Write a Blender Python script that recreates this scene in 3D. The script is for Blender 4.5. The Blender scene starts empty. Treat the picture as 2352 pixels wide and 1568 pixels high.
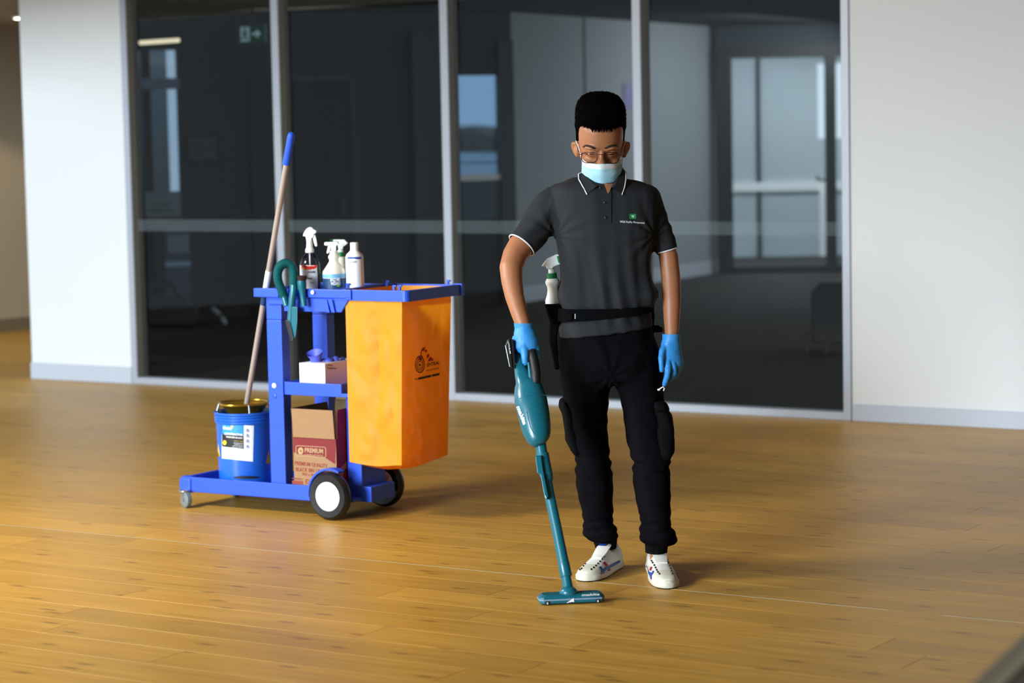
import bpy, bmesh, math, random
from mathutils import Vector, Matrix, noise
from mathutils.bvhtree import BVHTree

random.seed(7)
SC = bpy.context.scene
COL = SC.collection
V = Vector

# ---------------------------------------------------------------- camera
FPX = 5553.0
CAM = V((0.0, 0.0, 1.55))
PITCH = math.atan(484.0 / FPX)
ROLL = math.atan(0.020)
FW = V((0, math.cos(PITCH), -math.sin(PITCH)))
_r0 = V((1, 0, 0))
_u0 = _r0.cross(FW)
CR = _r0 * math.cos(ROLL) - _u0 * math.sin(ROLL)
CU = _r0 * math.sin(ROLL) + _u0 * math.cos(ROLL)
cd = bpy.data.cameras.new('camera')
cam = bpy.data.objects.new('camera', cd)
COL.objects.link(cam)
cd.sensor_fit = 'HORIZONTAL'
cd.sensor_width = 36.0
cd.lens = FPX / 2352.0 * 36.0
R3 = Matrix((CR, CU, -FW)).transposed()
cam.matrix_world = Matrix.Translation(CAM) @ R3.to_4x4()
cd.dof.use_dof = True
cd.dof.focus_distance = 8.5
cd.dof.aperture_fstop = 2.7
cd.clip_end = 200
SC.camera = cam

# ---------------------------------------------------------------- light and exposure
SC.view_settings.view_transform = 'Standard'
SC.view_settings.look = 'None'
SC.view_settings.exposure = 0.0
SC.view_settings.gamma = 1.0
SC.view_settings.use_curve_mapping = False
w = bpy.data.worlds.new('sky')
SC.world = w
w.use_nodes = True
bg = w.node_tree.nodes['Background']
bg.inputs['Color'].default_value = (0.80, 0.91, 1.0, 1)
bg.inputs['Strength'].default_value = 1.3

def area(name, loc, aim, sx, sy, power, color=(1, 1, 1)):
    l = bpy.data.lights.new(name, 'AREA')
    l.shape = 'RECTANGLE'
    l.size, l.size_y = sx, sy
    l.energy = power
    l.color = color
    o = bpy.data.objects.new(name, l)
    COL.objects.link(o)
    o.location = loc
    o.rotation_euler = (V(aim) - V(loc)).to_track_quat('-Z', 'Y').to_euler()
    return o

area('ceiling_lamp_light', (-3.3, 8.3, 2.68), (-0.4, 9.6, 0.2), 0.9, 0.9, 205, (1.0, 0.95, 0.88))  # assumed area light under the ceiling, added as the key; no lamp fixture there
area('window_daylight', (-17.0, -10.6, 5.0), (0.3, 9.8, 0.6), 8.0, 7.0, 9700, (0.76, 0.89, 1.0))  # added area light for daylight from the open left side; no window there
area('back_room_light', (-0.9, 17.6, 2.5), (-0.4, 20.0, 0.4), 2.0, 0.6, 9, (0.85, 0.93, 1.0))  # unseen area light added to lift the dark room

# ---------------------------------------------------------------- coordinates
def ray(x, y):
    return FW + CR * ((x - 1176.0) / FPX) + CU * ((784.0 - y) / FPX)

def at(x, y, Y):
    d = ray(x, y)
    return CAM + d * (Y / d.y)

def ground(x, y, z=0.0):
    d = ray(x, y)
    return CAM + d * ((z - CAM.z) / d.z)

def onplane(x, y, P, n):
    d = ray(x, y)
    return CAM + d * ((P - CAM).dot(n) / d.dot(n))

def proj(p):
    q = p - CAM
    z = q.dot(FW)
    return 1176 + FPX * q.dot(CR) / z, 784 - FPX * q.dot(CU) / z

RA = V((-2.39, 15.25, 0))
RU = V((.8435, -.5371, 0)).normalized()
RV = V((-RU.y, RU.x, 0))

def room(u, v, z):
    return RA + RU * u + RV * v + V((0, 0, z))

def inroom(p):
    q = p - RA
    return q.dot(RU), q.dot(RV), q.z

def wallpt(x, y, dv):
    return onplane(x, y, RA + RV * dv, RV)

CO = V((-.730, 9.645, 0))
CDX = V((.852, -.5235, 0)).normalized()
CDY = V((-CDX.y, CDX.x, 0))

def cart(x, y, z):
    return CO + CDX * x + CDY * y + V((0, 0, z))

def cnear(px, py, y):
    q = onplane(px, py, CO + CDY * y, CDY) - CO
    return q.dot(CDX), q.dot(CDY), q.z

# ---------------------------------------------------------------- materials
def srgb(h):
    h = h.lstrip('#')
    r = []
    for i in (0, 2, 4):
        c = int(h[i:i + 2], 16) / 255
        r.append(c / 12.92 if c <= .04045 else ((c + .055) / 1.055) ** 2.4)
    return (*r, 1)

def mat(name, c, rough=.5, metal=0.0, var=.06, scale=12, bump=0.0, bscale=300, spec=.5, coat=0.0, sub=0.0, emit=None):
    m = bpy.data.materials.new(name)
    m.use_nodes = True
    nt = m.node_tree
    b = nt.nodes['Principled BSDF']
    if isinstance(c, str):
        c = srgb(c)
    tc = nt.nodes.new('ShaderNodeTexCoord')
    n = nt.nodes.new('ShaderNodeTexNoise')
    n.inputs['Scale'].default_value = scale
    n.inputs['Detail'].default_value = 3
    nt.links.new(tc.outputs['Object'], n.inputs['Vector'])
    mx = nt.nodes.new('ShaderNodeMix')
    mx.data_type = 'RGBA'
    nt.links.new(n.outputs['Fac'], mx.inputs['Factor'])
    mx.inputs['A'].default_value = (*[max(0, q * (1 - var)) for q in c[:3]], 1)
    mx.inputs['B'].default_value = (*[min(1, q * (1 + var)) for q in c[:3]], 1)
    nt.links.new(mx.outputs['Result'], b.inputs['Base Color'])
    b.inputs['Roughness'].default_value = rough
    b.inputs['Metallic'].default_value = metal
    b.inputs['Specular IOR Level'].default_value = spec
    b.inputs['Coat Weight'].default_value = coat
    if sub:
        b.inputs['Subsurface Weight'].default_value = sub
        b.inputs['Subsurface Radius'].default_value = (.012, .004, .002)
        b.inputs['Subsurface Scale'].default_value = 1.0
    if emit:
        b.inputs['Emission Color'].default_value = c
        b.inputs['Emission Strength'].default_value = emit
    if bump:
        n2 = nt.nodes.new('ShaderNodeTexNoise')
        n2.inputs['Scale'].default_value = bscale
        nt.links.new(tc.outputs['Object'], n2.inputs['Vector'])
        bp = nt.nodes.new('ShaderNodeBump')
        bp.inputs['Strength'].default_value = bump
        bp.inputs['Distance'].default_value = .002
        nt.links.new(n2.outputs['Fac'], bp.inputs['Height'])
        nt.links.new(bp.outputs['Normal'], b.inputs['Normal'])
    return m

def glass_mat(name, tint, ior=1.5, rough=0.0, refl=1.0):
    m = bpy.data.materials.new(name)
    m.use_nodes = True
    nt = m.node_tree
    nt.nodes.clear()
    o = nt.nodes.new('ShaderNodeOutputMaterial')
    t = nt.nodes.new('ShaderNodeBsdfTransparent')
    t.inputs['Color'].default_value = (*tint, 1)
    g = nt.nodes.new('ShaderNodeBsdfGlossy')
    g.inputs['Roughness'].default_value = rough
    g.inputs['Color'].default_value = (refl, refl, refl, 1)
    f = nt.nodes.new('ShaderNodeFresnel')
    f.inputs['IOR'].default_value = ior
    x = nt.nodes.new('ShaderNodeMixShader')
    nt.links.new(f.outputs[0], x.inputs[0])
    nt.links.new(t.outputs[0], x.inputs[1])
    nt.links.new(g.outputs[0], x.inputs[2])
    nt.links.new(x.outputs[0], o.inputs[0])
    return m

def frost_mat(name, c, a):
    m = bpy.data.materials.new(name)
    m.use_nodes = True
    nt = m.node_tree
    b = nt.nodes['Principled BSDF']
    b.inputs['Base Color'].default_value = c
    b.inputs['Roughness'].default_value = .6
    b.inputs['Alpha'].default_value = a
    return m

def wood_mat():
    m = bpy.data.materials.new('oak_plank')
    m.use_nodes = True
    nt = m.node_tree
    b = nt.nodes['Principled BSDF']
    N, L = nt.nodes.new, nt.links.new
    tc = N('ShaderNodeTexCoord')
    oi = N('ShaderNodeObjectInfo')
    cx = N('ShaderNodeCombineXYZ')
    k = N('ShaderNodeMath'); k.operation = 'MULTIPLY'; k.inputs[1].default_value = 37.0
    L(oi.outputs['Random'], k.inputs[0]); L(k.outputs[0], cx.inputs['X']); L(k.outputs[0], cx.inputs['Z'])
    ad = N('ShaderNodeVectorMath'); ad.operation = 'ADD'
    L(tc.outputs['Object'], ad.inputs[0]); L(cx.outputs[0], ad.inputs[1])
    mp = N('ShaderNodeMapping'); mp.inputs['Scale'].default_value = (1.2, 16, 1)
    L(ad.outputs[0], mp.inputs['Vector'])
    n1 = N('ShaderNodeTexNoise'); n1.inputs['Scale'].default_value = 2.2; n1.inputs['Detail'].default_value = 6
    L(mp.outputs[0], n1.inputs['Vector'])
    mp2 = N('ShaderNodeMapping'); mp2.inputs['Scale'].default_value = (1.0, 2.5, 1)
    L(ad.outputs[0], mp2.inputs['Vector'])
    n3 = N('ShaderNodeTexNoise'); n3.inputs['Scale'].default_value = 1.4; n3.inputs['Detail'].default_value = 2
    L(mp2.outputs[0], n3.inputs['Vector'])
    cr = N('ShaderNodeValToRGB')
    cr.color_ramp.elements[0].position = .3; cr.color_ramp.elements[0].color = WOOD[0]
    cr.color_ramp.elements[1].position = .75; cr.color_ramp.elements[1].color = WOOD[1]
    L(n1.outputs['Fac'], cr.inputs['Fac'])
    # board to board and broad tone changes
    hv = N('ShaderNodeHueSaturation')
    mr = N('ShaderNodeMapRange'); mr.inputs['To Min'].default_value = .90; mr.inputs['To Max'].default_value = 1.08
    L(oi.outputs['Random'], mr.inputs['Value'])
    mr2 = N('ShaderNodeMapRange'); mr2.inputs['From Min'].default_value = .3; mr2.inputs['From Max'].default_value = .7
    mr2.inputs['To Min'].default_value = .92; mr2.inputs['To Max'].default_value = 1.06
    L(n3.outputs['Fac'], mr2.inputs['Value'])
    mm = N('ShaderNodeMath'); mm.operation = 'MULTIPLY'
    L(mr.outputs[0], mm.inputs[0]); L(mr2.outputs[0], mm.inputs[1])
    L(mm.outputs[0], hv.inputs['Value']); L(cr.outputs['Color'], hv.inputs['Color'])
    # knots: sparse stretched spots
    mp3 = N('ShaderNodeMapping'); mp3.inputs['Scale'].default_value = (2.0, 7.0, 1)
    L(ad.outputs[0], mp3.inputs['Vector'])
    vo = N('ShaderNodeTexVoronoi'); vo.inputs['Scale'].default_value = 1.15; vo.inputs['Randomness'].default_value = 1.0
    vo.voronoi_dimensions = '2D'
    L(mp3.outputs[0], vo.inputs['Vector'])
    kr = N('ShaderNodeValToRGB')
    kr.color_ramp.elements[0].position = .035; kr.color_ramp.elements[0].color = (1, 1, 1, 1)
    kr.color_ramp.elements[1].position = .12; kr.color_ramp.elements[1].color = (0, 0, 0, 1)
    L(vo.outputs['Distance'], kr.inputs['Fac'])
    sp = N('ShaderNodeSeparateColor'); L(vo.outputs['Color'], sp.inputs[0])
    gt = N('ShaderNodeMath'); gt.operation = 'GREATER_THAN'; gt.inputs[1].default_value = .45
    L(sp.outputs[0], gt.inputs[0])
    km = N('ShaderNodeMath'); km.operation = 'MULTIPLY'
    L(kr.outputs['Color'], km.inputs[0]); L(gt.outputs[0], km.inputs[1])
    ks = N('ShaderNodeMath'); ks.operation = 'MULTIPLY'; ks.inputs[1].default_value = .5
    L(km.outputs[0], ks.inputs[0])
    mx = N('ShaderNodeMix'); mx.data_type = 'RGBA'
    mx.inputs['B'].default_value = srgb('#4a2e12')
    L(ks.outputs[0], mx.inputs['Factor']); L(hv.outputs['Color'], mx.inputs['A'])
    L(mx.outputs['Result'], b.inputs['Base Color'])
    rr = N('ShaderNodeMapRange'); rr.inputs['To Min'].default_value = .36; rr.inputs['To Max'].default_value = .48
    L(n1.outputs['Fac'], rr.inputs['Value']); L(rr.outputs[0], b.inputs['Roughness'])
    b.inputs['Specular IOR Level'].default_value = .32
    bp = N('ShaderNodeBump'); bp.inputs['Strength'].default_value = .06; bp.inputs['Distance'].default_value = .002
    L(n1.outputs['Fac'], bp.inputs['Height']); L(bp.outputs['Normal'], b.inputs['Normal'])
    return m

WOOD = (srgb('#b78730'), srgb('#cb9d46'))
MT = dict(
    wood=wood_mat(),
    subfloor=mat('subfloor', '#6b4a1f', .8),
    white=mat('painted_wall', '#d5d6d5', .75, bump=.05, var=.015, scale=2),
    skirting=mat('skirting_paint', '#b0b6c0', .5, var=.02),
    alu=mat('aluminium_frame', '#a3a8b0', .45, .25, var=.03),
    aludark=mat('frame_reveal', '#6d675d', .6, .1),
    ceil=mat('ceiling_paint', '#b8ad9b', .9, var=.02),
    beige=mat('corridor_wall', '#b8a589', .8, var=.03, scale=2),
    timber=mat('timber_wall', '#4a3d31', .7, var=.1, scale=4),  # dark tone picked for the unseen walls to cut bounced light
    taupe=mat('corridor_skirting', '#7d6f55', .6),
    glass=glass_mat('tinted_pane', (.85, .87, .87), 1.16),
    lightglass=glass_mat('door_pane', (.94, .96, .97), 1.25),
    band=frost_mat('frosted_band', (.36, .46, .49, 1), .06),
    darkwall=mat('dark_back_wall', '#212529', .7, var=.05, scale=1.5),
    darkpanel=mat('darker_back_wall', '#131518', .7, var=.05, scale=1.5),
    greywall=mat('grey_back_wall', '#8d9498', .8, var=.03, scale=1.5),
    paleback=mat('pale_back_wall', '#b6c2c8', .8, var=.03),
    darkframe=mat('dark_door_frame', '#222426', .5),
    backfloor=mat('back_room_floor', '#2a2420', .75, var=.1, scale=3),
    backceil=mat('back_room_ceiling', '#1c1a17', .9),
    black=mat('black_plastic', '#0c0c0e', .45),
    rubber=mat('black_rubber', '#0d0f12', .38, bump=.1),
    blue=mat('blue_plastic', '#2450d2', .42, var=.04, bump=.03, bscale=120),
    bucketblue=mat('bucket_blue', '#1c62c9', .28, var=.03, coat=.3),
    hub=mat('white_hub', '#eef4f2', .4, var=.02),
    hubback=mat('grey_white_hub', '#c9ced6', .5),
    chrome=mat('zinc_metal', '#b9bcc0', .25, .9),
    brass=mat('brass_wringer', '#a8862c', .28, .85),
    castor=mat('castor_grey', '#6d7877', .45),
    bag=None,
    orange_print=mat('dark_print', '#1d1420', .7),
    red_print=mat('red_print', '#a51208', .7),
    kraft=mat('kraft_card', '#977450', .85, var=.05, scale=25, bump=.1),
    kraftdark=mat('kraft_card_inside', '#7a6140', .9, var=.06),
    boxred=mat('printed_red_card', '#751416', .7, var=.04),
    boxtext=mat('brown_red_ink', '#8d3a26', .8),
    boxtan=mat('tan_ink', '#ad8f69', .8),
    teal=mat('teal_plastic', '#0c6272', .33, var=.04, coat=.15),
    tealdark=mat('dark_teal_hose', '#0b5a5c', .42, var=.05),
    grip=mat('black_grip', '#0f0f12', .55, bump=.1),
    bristle=mat('brown_bristle', '#2e1a10', .9, bump=.6),
    whitep=mat('white_plastic', '#eeeee8', .42, var=.02),
    cream=mat('milky_plastic', '#e9e6d4', .4, var=.03),
    green=mat('green_plastic', '#0c7a3c', .4),
    lime=mat('green_label', '#6fae2d', .5),
    clear=glass_mat('clear_plastic', (.86, .88, .9), 1.4),
    redlabel=mat('red_label', '#e02c1e', .5),
    yellow=mat('yellow_print', '#e5c432', .5),
    paper=mat('white_paper', '#eef1f2', .6, var=.02),
    greyprint=mat('grey_print', '#9aa0a8', .7),
    ink=mat('black_ink', '#15171b', .6),
    navy=mat('navy_label', '#0f3c66', .5),
    sky=mat('light_blue_label', '#79b9e0', .5),
    royal=mat('royal_blue_print', '#173f9a', .5),
    logoblue=mat('cyan_blue_label', '#2b8fe0', .5),
    steel=mat('mop_handle_metal', '#b3a69c', .4, .35, var=.08, scale=40),
    mopblue=mat('mop_grip_blue', '#2456d6', .45),
    glovedark=mat('violet_blue_nitrile', '#4a58c8', .5, bump=.1),
    skin=mat('skin', '#a96f4a', .48, var=.08, scale=18, sub=.08, bump=.05, bscale=250),
    hair=mat('black_hair', '#030303', .95, var=.2, scale=60, spec=.02),
    brow=mat('eyebrow_hair', '#2a170c', .8),
    shirt=mat('charcoal_polo_knit', '#292b2e', .85, var=.06, scale=30, bump=.15, bscale=500, spec=.2),
    collar=mat('charcoal_collar', '#27292c', .85, var=.05, scale=60, bump=.25, bscale=700, spec=.2),
    piping=mat('white_piping', '#eeeeee', .7),
    button=mat('black_button', '#111114', .35),
    badge=mat('green_badge', '#0d8a48', .6),
    trouser=mat('black_twill', '#0d0c10', .95, var=.12, scale=20, bump=.2, bscale=400, spec=.04),
    pocket=mat('black_pocket', '#0b0a0c', .9, var=.15, scale=25, bump=.2, bscale=300, spec=.08),
    belt=mat('black_webbing', '#08080a', .9, bump=.2, spec=.06),
    glove=mat('light_blue_nitrile', '#3592dc', .5, var=.05, scale=25, bump=.12, bscale=90),
    mask=mat('pale_blue_mask', '#a9dceb', .8, var=.04, bump=.08, bscale=150),
    masktop=mat('white_mask_edge', '#e3eeee', .8),
    wire=mat('brown_metal_rim', '#3a241c', .35, .6),
    lens=glass_mat('spectacle_lens', (.97, .97, .97), 1.3),
    shoe=mat('white_leather', '#e6e4dc', .5, var=.03, bump=.05),
    sole=mat('offwhite_rubber', '#cfccb9', .6, var=.04),
    shoeblue=mat('blue_stripe', '#1f4b9c', .5),
    shoered=mat('red_stripe', '#a8141c', .5),
    skyglow=None,
    mauvegrey=mat('grey_bumper', '#7d93ad', .5),
    table=mat('grey_table', '#8d8570', .6),
    tableedge=mat('table_edge', '#a59c80', .5),
    tabledark=mat('dark_table_side', '#5c5a4e', .6),
)
def bag_mat():
    m = mat('orange_yellow_bag', '#f8b62a', .55, var=.05, scale=6, bump=.3, bscale=25)
    nt = m.node_tree
    b = nt.nodes['Principled BSDF']
    o = [n for n in nt.nodes if n.type == 'OUTPUT_MATERIAL'][0]
    t = nt.nodes.new('ShaderNodeBsdfTranslucent')
    t.inputs['Color'].default_value = (1.0, .45, .008, 1)
    x = nt.nodes.new('ShaderNodeMixShader')
    x.inputs[0].default_value = .50
    nt.links.new(b.outputs[0], x.inputs[1])
    nt.links.new(t.outputs[0], x.inputs[2])
    nt.links.new(x.outputs[0], o.inputs['Surface'])
    return m
MT['bag'] = bag_mat()

# ---------------------------------------------------------------- mesh builder (points are given in world space)
class Root:
    def __init__(self, name, loc, label=None, cat=None, group=None, kind=None):
        self.loc = V(loc)
        self.o = bpy.data.objects.new(name, None)
        self.o.empty_display_size = .1
        COL.objects.link(self.o)
        self.o.location = self.loc
        tag(self.o, label, cat, group, kind)

def tag(o, label=None, cat=None, group=None, kind=None):
    if label: o['label'] = label
    if cat: o['category'] = cat
    if group: o['group'] = group
    if kind: o['kind'] = kind

BV = {}
class MB:
    def __init__(self):
        self.v, self.f, self.m = [], [], []
        self.mi = 0
    def add(self, vs, fs):
        o = len(self.v)
        self.v += [V(p) for p in vs]
        for f in fs:
            self.f.append([i + o for i in f])
            self.m.append(self.mi)
        return self
    def hexa(self, p):                       # 8 points: bottom ring, top ring
        return self.add(p, [(0, 3, 2, 1), (4, 5, 6, 7), (0, 1, 5, 4), (1, 2, 6, 5), (2, 3, 7, 6), (3, 0, 4, 7)])
    def box(self, fn, x0, x1, y0, y1, z0, z1):
        return self.hexa([fn(x0, y0, z0), fn(x1, y0, z0), fn(x1, y1, z0), fn(x0, y1, z0),
                          fn(x0, y0, z1), fn(x1, y0, z1), fn(x1, y1, z1), fn(x0, y1, z1)])
    def prism(self, a, b):                   # two matching outlines
        n = len(a)
        return self.add(list(a) + list(b), [list(range(n))[::-1], list(range(n, 2 * n))] +
                        [(i, (i + 1) % n, n + (i + 1) % n, n + i) for i in range(n)])
    def loft(self, rings, caps=True, closed=True):
        n = len(rings[0])
        vs = [p for r in rings for p in r]
        fs = []
        for k in range(len(rings) - 1):
            for i in range(n if closed else n - 1):
                j = (i + 1) % n
                fs.append((k * n + i, k * n + j, (k + 1) * n + j, (k + 1) * n + i))
        if caps:
            fs.append(list(range(n))[::-1])
            fs.append(list(range((len(rings) - 1) * n, len(rings) * n)))
        return self.add(vs, fs)
    def tube(self, pts, rad, n=12, flat=None, caps=True, side=None):
        pts = [V(p) for p in pts]
        if not isinstance(rad, (list, tuple)): rad = [rad] * len(pts)
        rings = []
        s = None
        for i, p in enumerate(pts):
            t = (pts[min(i + 1, len(pts) - 1)] - pts[max(i - 1, 0)]).normalized()
            if s is None:
                s = V(side) if side is not None else (V((0, 1, 0)) if abs(t.y) < .8 else V((1, 0, 0)))
            s = (s - t * s.dot(t)).normalized()
            b = t.cross(s)
            k = 1.0 if flat is None else (flat[i] if isinstance(flat, (list, tuple)) else flat)
            rings.append([p + s * (rad[i] * k * math.cos(2 * math.pi * j / n)) + b * (rad[i] * math.sin(2 * math.pi * j / n)) for j in range(n)])
        return self.loft(rings, caps)
    def lathe(self, base, prof, n=32, ax=V((0, 0, 1)), caps=True):
        ax = V(ax).normalized()
        s = V((1, 0, 0)) if abs(ax.x) < .8 else V((0, 1, 0))
        s = (s - ax * s.dot(ax)).normalized()
        b = ax.cross(s)
        base = V(base)
        return self.loft([[base + ax * h + (s * math.cos(2 * math.pi * j / n) + b * math.sin(2 * math.pi * j / n)) * r for j in range(n)] for r, h in prof], caps)
    def ball(self, c, r, n=14, k=8):
        c = V(c)
        if not isinstance(r, (tuple, list)): r = (r, r, r)
        rings = []
        for i in range(k + 1):
            a = -math.pi / 2 + math.pi * i / k
            q = max(math.cos(a), .02)
            rings.append([c + V((r[0] * q * math.cos(2 * math.pi * j / n), r[1] * q * math.sin(2 * math.pi * j / n), r[2] * math.sin(a))) for j in range(n)])
        return self.loft(rings)
    def mesh(self, name, org=V((0, 0, 0))):
        me = bpy.data.meshes.new(name)
        me.from_pydata([p - org for p in self.v], [], self.f)
        me.polygons.foreach_set('material_index', self.m)
        me.update()
        bm = bmesh.new(); bm.from_mesh(me)
        bmesh.ops.recalc_face_normals(bm, faces=bm.faces)
        bm.to_mesh(me); bm.free()
        return me
    def build(self, name, m, root=None, parent=None, smooth=False, bevel=0.0, label=None, seg=2, autosmooth=40):
        org = root.loc if root else V((0, 0, 0))
        me = self.mesh(name, org)
        o = bpy.data.objects.new(name, me)
        COL.objects.link(o)
        for q in (m if isinstance(m, (list, tuple)) else [m]):
            me.materials.append(MT[q] if isinstance(q, str) else q)
        if parent is not None: o.parent = parent
        elif root: o.parent = root.o
        if smooth:
            me.polygons.foreach_set('use_smooth', [True] * len(me.polygons))
            me.set_sharp_from_angle(angle=math.radians(autosmooth))
        if bevel:
            b = o.modifiers.new('bevel', 'BEVEL')
            b.width = bevel; b.segments = seg; b.limit_method = 'ANGLE'; b.angle_limit = math.radians(35)
        if label: o['label'] = label
        if any(k in name for k in ('lettering', 'small_print', 'marks', 'symbols', 'eyelets', 'seams', 'bristles', 'logo_print', 'red_emblem', 'battery_print', 'lashes', 'eyebrows', 'hub_ribs')):
            o['kind'] = 'stuff'
        return o
    def bvh(self):
        return BVHTree.FromPolygons(self.v, self.f)

def remesh(mb, voxel, name, m, root, parent=None, smooth=4, disp=None, label=None):
    me = mb.mesh(name + '_raw', root.loc)
    t = bpy.data.objects.new(name + '_raw', me)
    COL.objects.link(t)
    r = t.modifiers.new('r', 'REMESH')
    r.mode = 'VOXEL'; r.voxel_size = voxel; r.adaptivity = 0
    dg = bpy.context.evaluated_depsgraph_get()
    dg.update()
    nm = bpy.data.meshes.new_from_object(t.evaluated_get(dg))
    nm.name = name
    bpy.data.objects.remove(t)
    bpy.data.meshes.remove(me)
    bm = bmesh.new(); bm.from_mesh(nm)
    for _ in range(smooth):
        bmesh.ops.smooth_vert(bm, verts=bm.verts, factor=.5, use_axis_x=True, use_axis_y=True, use_axis_z=True)
    if disp:
        bm.normal_update()
        for vt in bm.verts:
            vt.co += vt.normal * disp(vt.co + root.loc)
    bm.to_mesh(nm); bm.free()
    nm.materials.clear()
    nm.materials.append(MT[m])
    nm.polygons.foreach_set('use_smooth', [True] * len(nm.polygons))
    o = bpy.data.objects.new(name, nm)
    COL.objects.link(o)
    o.parent = parent if parent is not None else root.o
    if label: o['label'] = label
    BV[name] = BVHTree.FromPolygons([vt.co + root.loc for vt in nm.vertices], [p.vertices for p in nm.polygons])
    return o

# surfaces that a print can lie on
def s_bvh(b, off=.0015, Y=9.0):
    last = [None]
    def f(x, y):
        d = ray(x, y).normalized()
        h = b.ray_cast(CAM, d)
        if h[0] is None:
            dist = last[0] if last[0] else (at(x, y, Y) - CAM).length
            return CAM + d * (dist - off)
        last[0] = h[3]
        nn = h[1] if h[1].dot(d) < 0 else -h[1]
        return h[0] + nn * off
    return f

def s_plane(P, n, off=.001):
    n = V(n).normalized()
    if n.dot(CAM - P) < 0: n = -n
    def f(x, y):
        return onplane(x, y, V(P) + n * off, n)
    return f

def decal(mb, poly, S, cuts=0):
    bm = bmesh.new()
    vs = [bm.verts.new((x, y, 0)) for x, y in poly]
    bm.faces.new(vs)
    bmesh.ops.triangulate(bm, faces=bm.faces)
    for _ in range(cuts):
        bmesh.ops.subdivide_edges(bm, edges=bm.edges, cuts=1, use_grid_fill=True)
    bm.verts.ensure_lookup_table()
    mb.add([S(q.co.x, q.co.y) for q in bm.verts], [[q.index for q in f.verts] for f in bm.faces])
    bm.free()
    return mb

_font = [0]
def text_mesh(s, bold=0.0):
    c = bpy.data.curves.new('t', 'FONT')
    c.body = s
    c.resolution_u = 2
    c.offset = bold
    o = bpy.data.objects.new('t', c)
    COL.objects.link(o)
    dg = bpy.context.evaluated_depsgraph_get()
    dg.update()
    me = bpy.data.meshes.new_from_object(o.evaluated_get(dg))
    vs = [q.co.copy() for q in me.vertices]
    fs = [list(p.vertices) for p in me.polygons]
    bpy.data.objects.remove(o); bpy.data.curves.remove(c); bpy.data.meshes.remove(me)
    return vs, fs

def text(mb, s, a, b, h, S, slant=0.0, bold=.012, up=None):
    """text s running from pixel a to pixel b on its baseline, cap height h pixels, laid on surface S"""
    vs, fs = text_mesh(s, bold)
    if not vs: return mb
    x0 = min(q.x for q in vs); x1 = max(q.x for q in vs)
    ch = .70
    A, B = V(a), V(b)
    U = up or V((0, -1))
    pts = []
    for q in vs:
        t = (q.x - x0) / max(x1 - x0, 1e-6)
        yy = q.y / ch * h
        p = A + (B - A) * t + V(U) * yy + V((slant * yy, 0))
        pts.append(S(p.x, p.y))
    mb.add(pts, fs)
    return mb

def solo(mb, name, m, kind=None, label=None, cat=None, group=None, **k):
    o = mb.build(name, m, **k)
    tag(o, label, cat, group, kind)
    return o

# ================================================================= the setting
ID = lambda x, y, z: V((x, y, z))
# floor slab and planks
fl = solo(MB().box(ID, -9, 7, -3, 34, -.12, -.0135), 'floor', 'subfloor', 'structure')
PW = .19
ang = math.atan2(RU.y, RU.x)
plank_meshes = {}
def plank_mesh(Lc):
    if Lc in plank_meshes: return plank_meshes[Lc]
    mb = MB()
    g, c, t = .0003, .0008, .0125
    def ring(i, z): return [V((x, y, z)) for x, y in ((i, -PW / 2 + i), (Lc - i, -PW / 2 + i), (Lc - i, PW / 2 - i), (i, PW / 2 - i))]
    mb.loft([ring(g, -t), ring(g, -c), ring(g + c, 0)])
    me = mb.mesh('floor_plank')
    me.materials.append(MT['wood'])
    plank_meshes[Lc] = me
    return me
rr = random.Random(11)
_, seam_v, _ = inroom(ground(1100, 1310))
joint_rows = []
for k in range(-60, 130):
    vv = seam_v + PW * (k + .5)
    u = -5.2 + rr.uniform(-1.5, 0)
    while u < 8.5:
        Lc = rr.choice((1.5, 1.8, 2.0, 2.1, 2.2))
        vis = False
        if vv < 0.11 or u < -.9 - .8 * vv:
            for s in range(9):
                p = room(u + Lc * s / 8, vv, 0)
                if (p - CAM).dot(FW) < 3: continue
                x, y = proj(p)
                if -60 < x < 2420 and 700 < y < 1640: vis = True; break
        if vis:
            o = bpy.data.objects.new('floor_plank', plank_mesh(Lc))
            COL.objects.link(o)
            o.location = room(u, vv, 0)
            o.rotation_euler = (0, 0, ang)
            o.parent = fl
        u += Lc
# joint running across the boards, its light reflection painted as a pale strip
mb = MB()
ua, ub = inroom(ground(-30, 1202))[0], inroom(ground(2040, 1400))[0]
uc, ud = inroom(ground(2165, 1412))[0], inroom(ground(2400, 1434))[0]
for a, b in ((ua, ub), (uc, ud)):
    mb.box(room, a, b, seam_v - .0022, seam_v + .0022, -.006, .0006)
solo(mb, 'trim_1', 'tableedge', 'structure')

H = 2.75
# walls either side of the glazing
solo(MB().box(room, -.885, -.025, 0, .14, 0, H), 'wall_left', 'white', 'structure')
solo(MB().box(room, -.89, -.025, -.012, 0, 0, .105), 'baseboard_left', 'skirting', 'structure', bevel=.002)
solo(MB().box(room, 4.94, 7.0, 0, .14, 0, H), 'wall_right', 'white', 'structure')
solo(MB().box(room, 4.95, 7.0, -.012, 0, 0, .088), 'baseboard_right', 'skirting', 'structure', bevel=.002)
solo(MB().box(room, -.025, 4.94, 0, .14, 2.62, H), 'wall_above_glazing', 'white', 'structure')
# front hall enclosure (out of frame): ceiling and the solid walls; daylight comes in on the left
cp = [room(-1.2, .14, H), room(7.2, .14, H), V((3.5, -2.5, H)), V((-4.2, -2.5, H)), V((-4.8, 12, H))]
solo(MB().prism(cp, [p + V((0, 0, .1)) for p in cp]), 'ceiling', 'ceil', 'structure')
solo(MB().box(ID, 3.4, 3.55, -2.5, 11.5, 0, H), 'wall_east', 'timber', 'structure')

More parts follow.
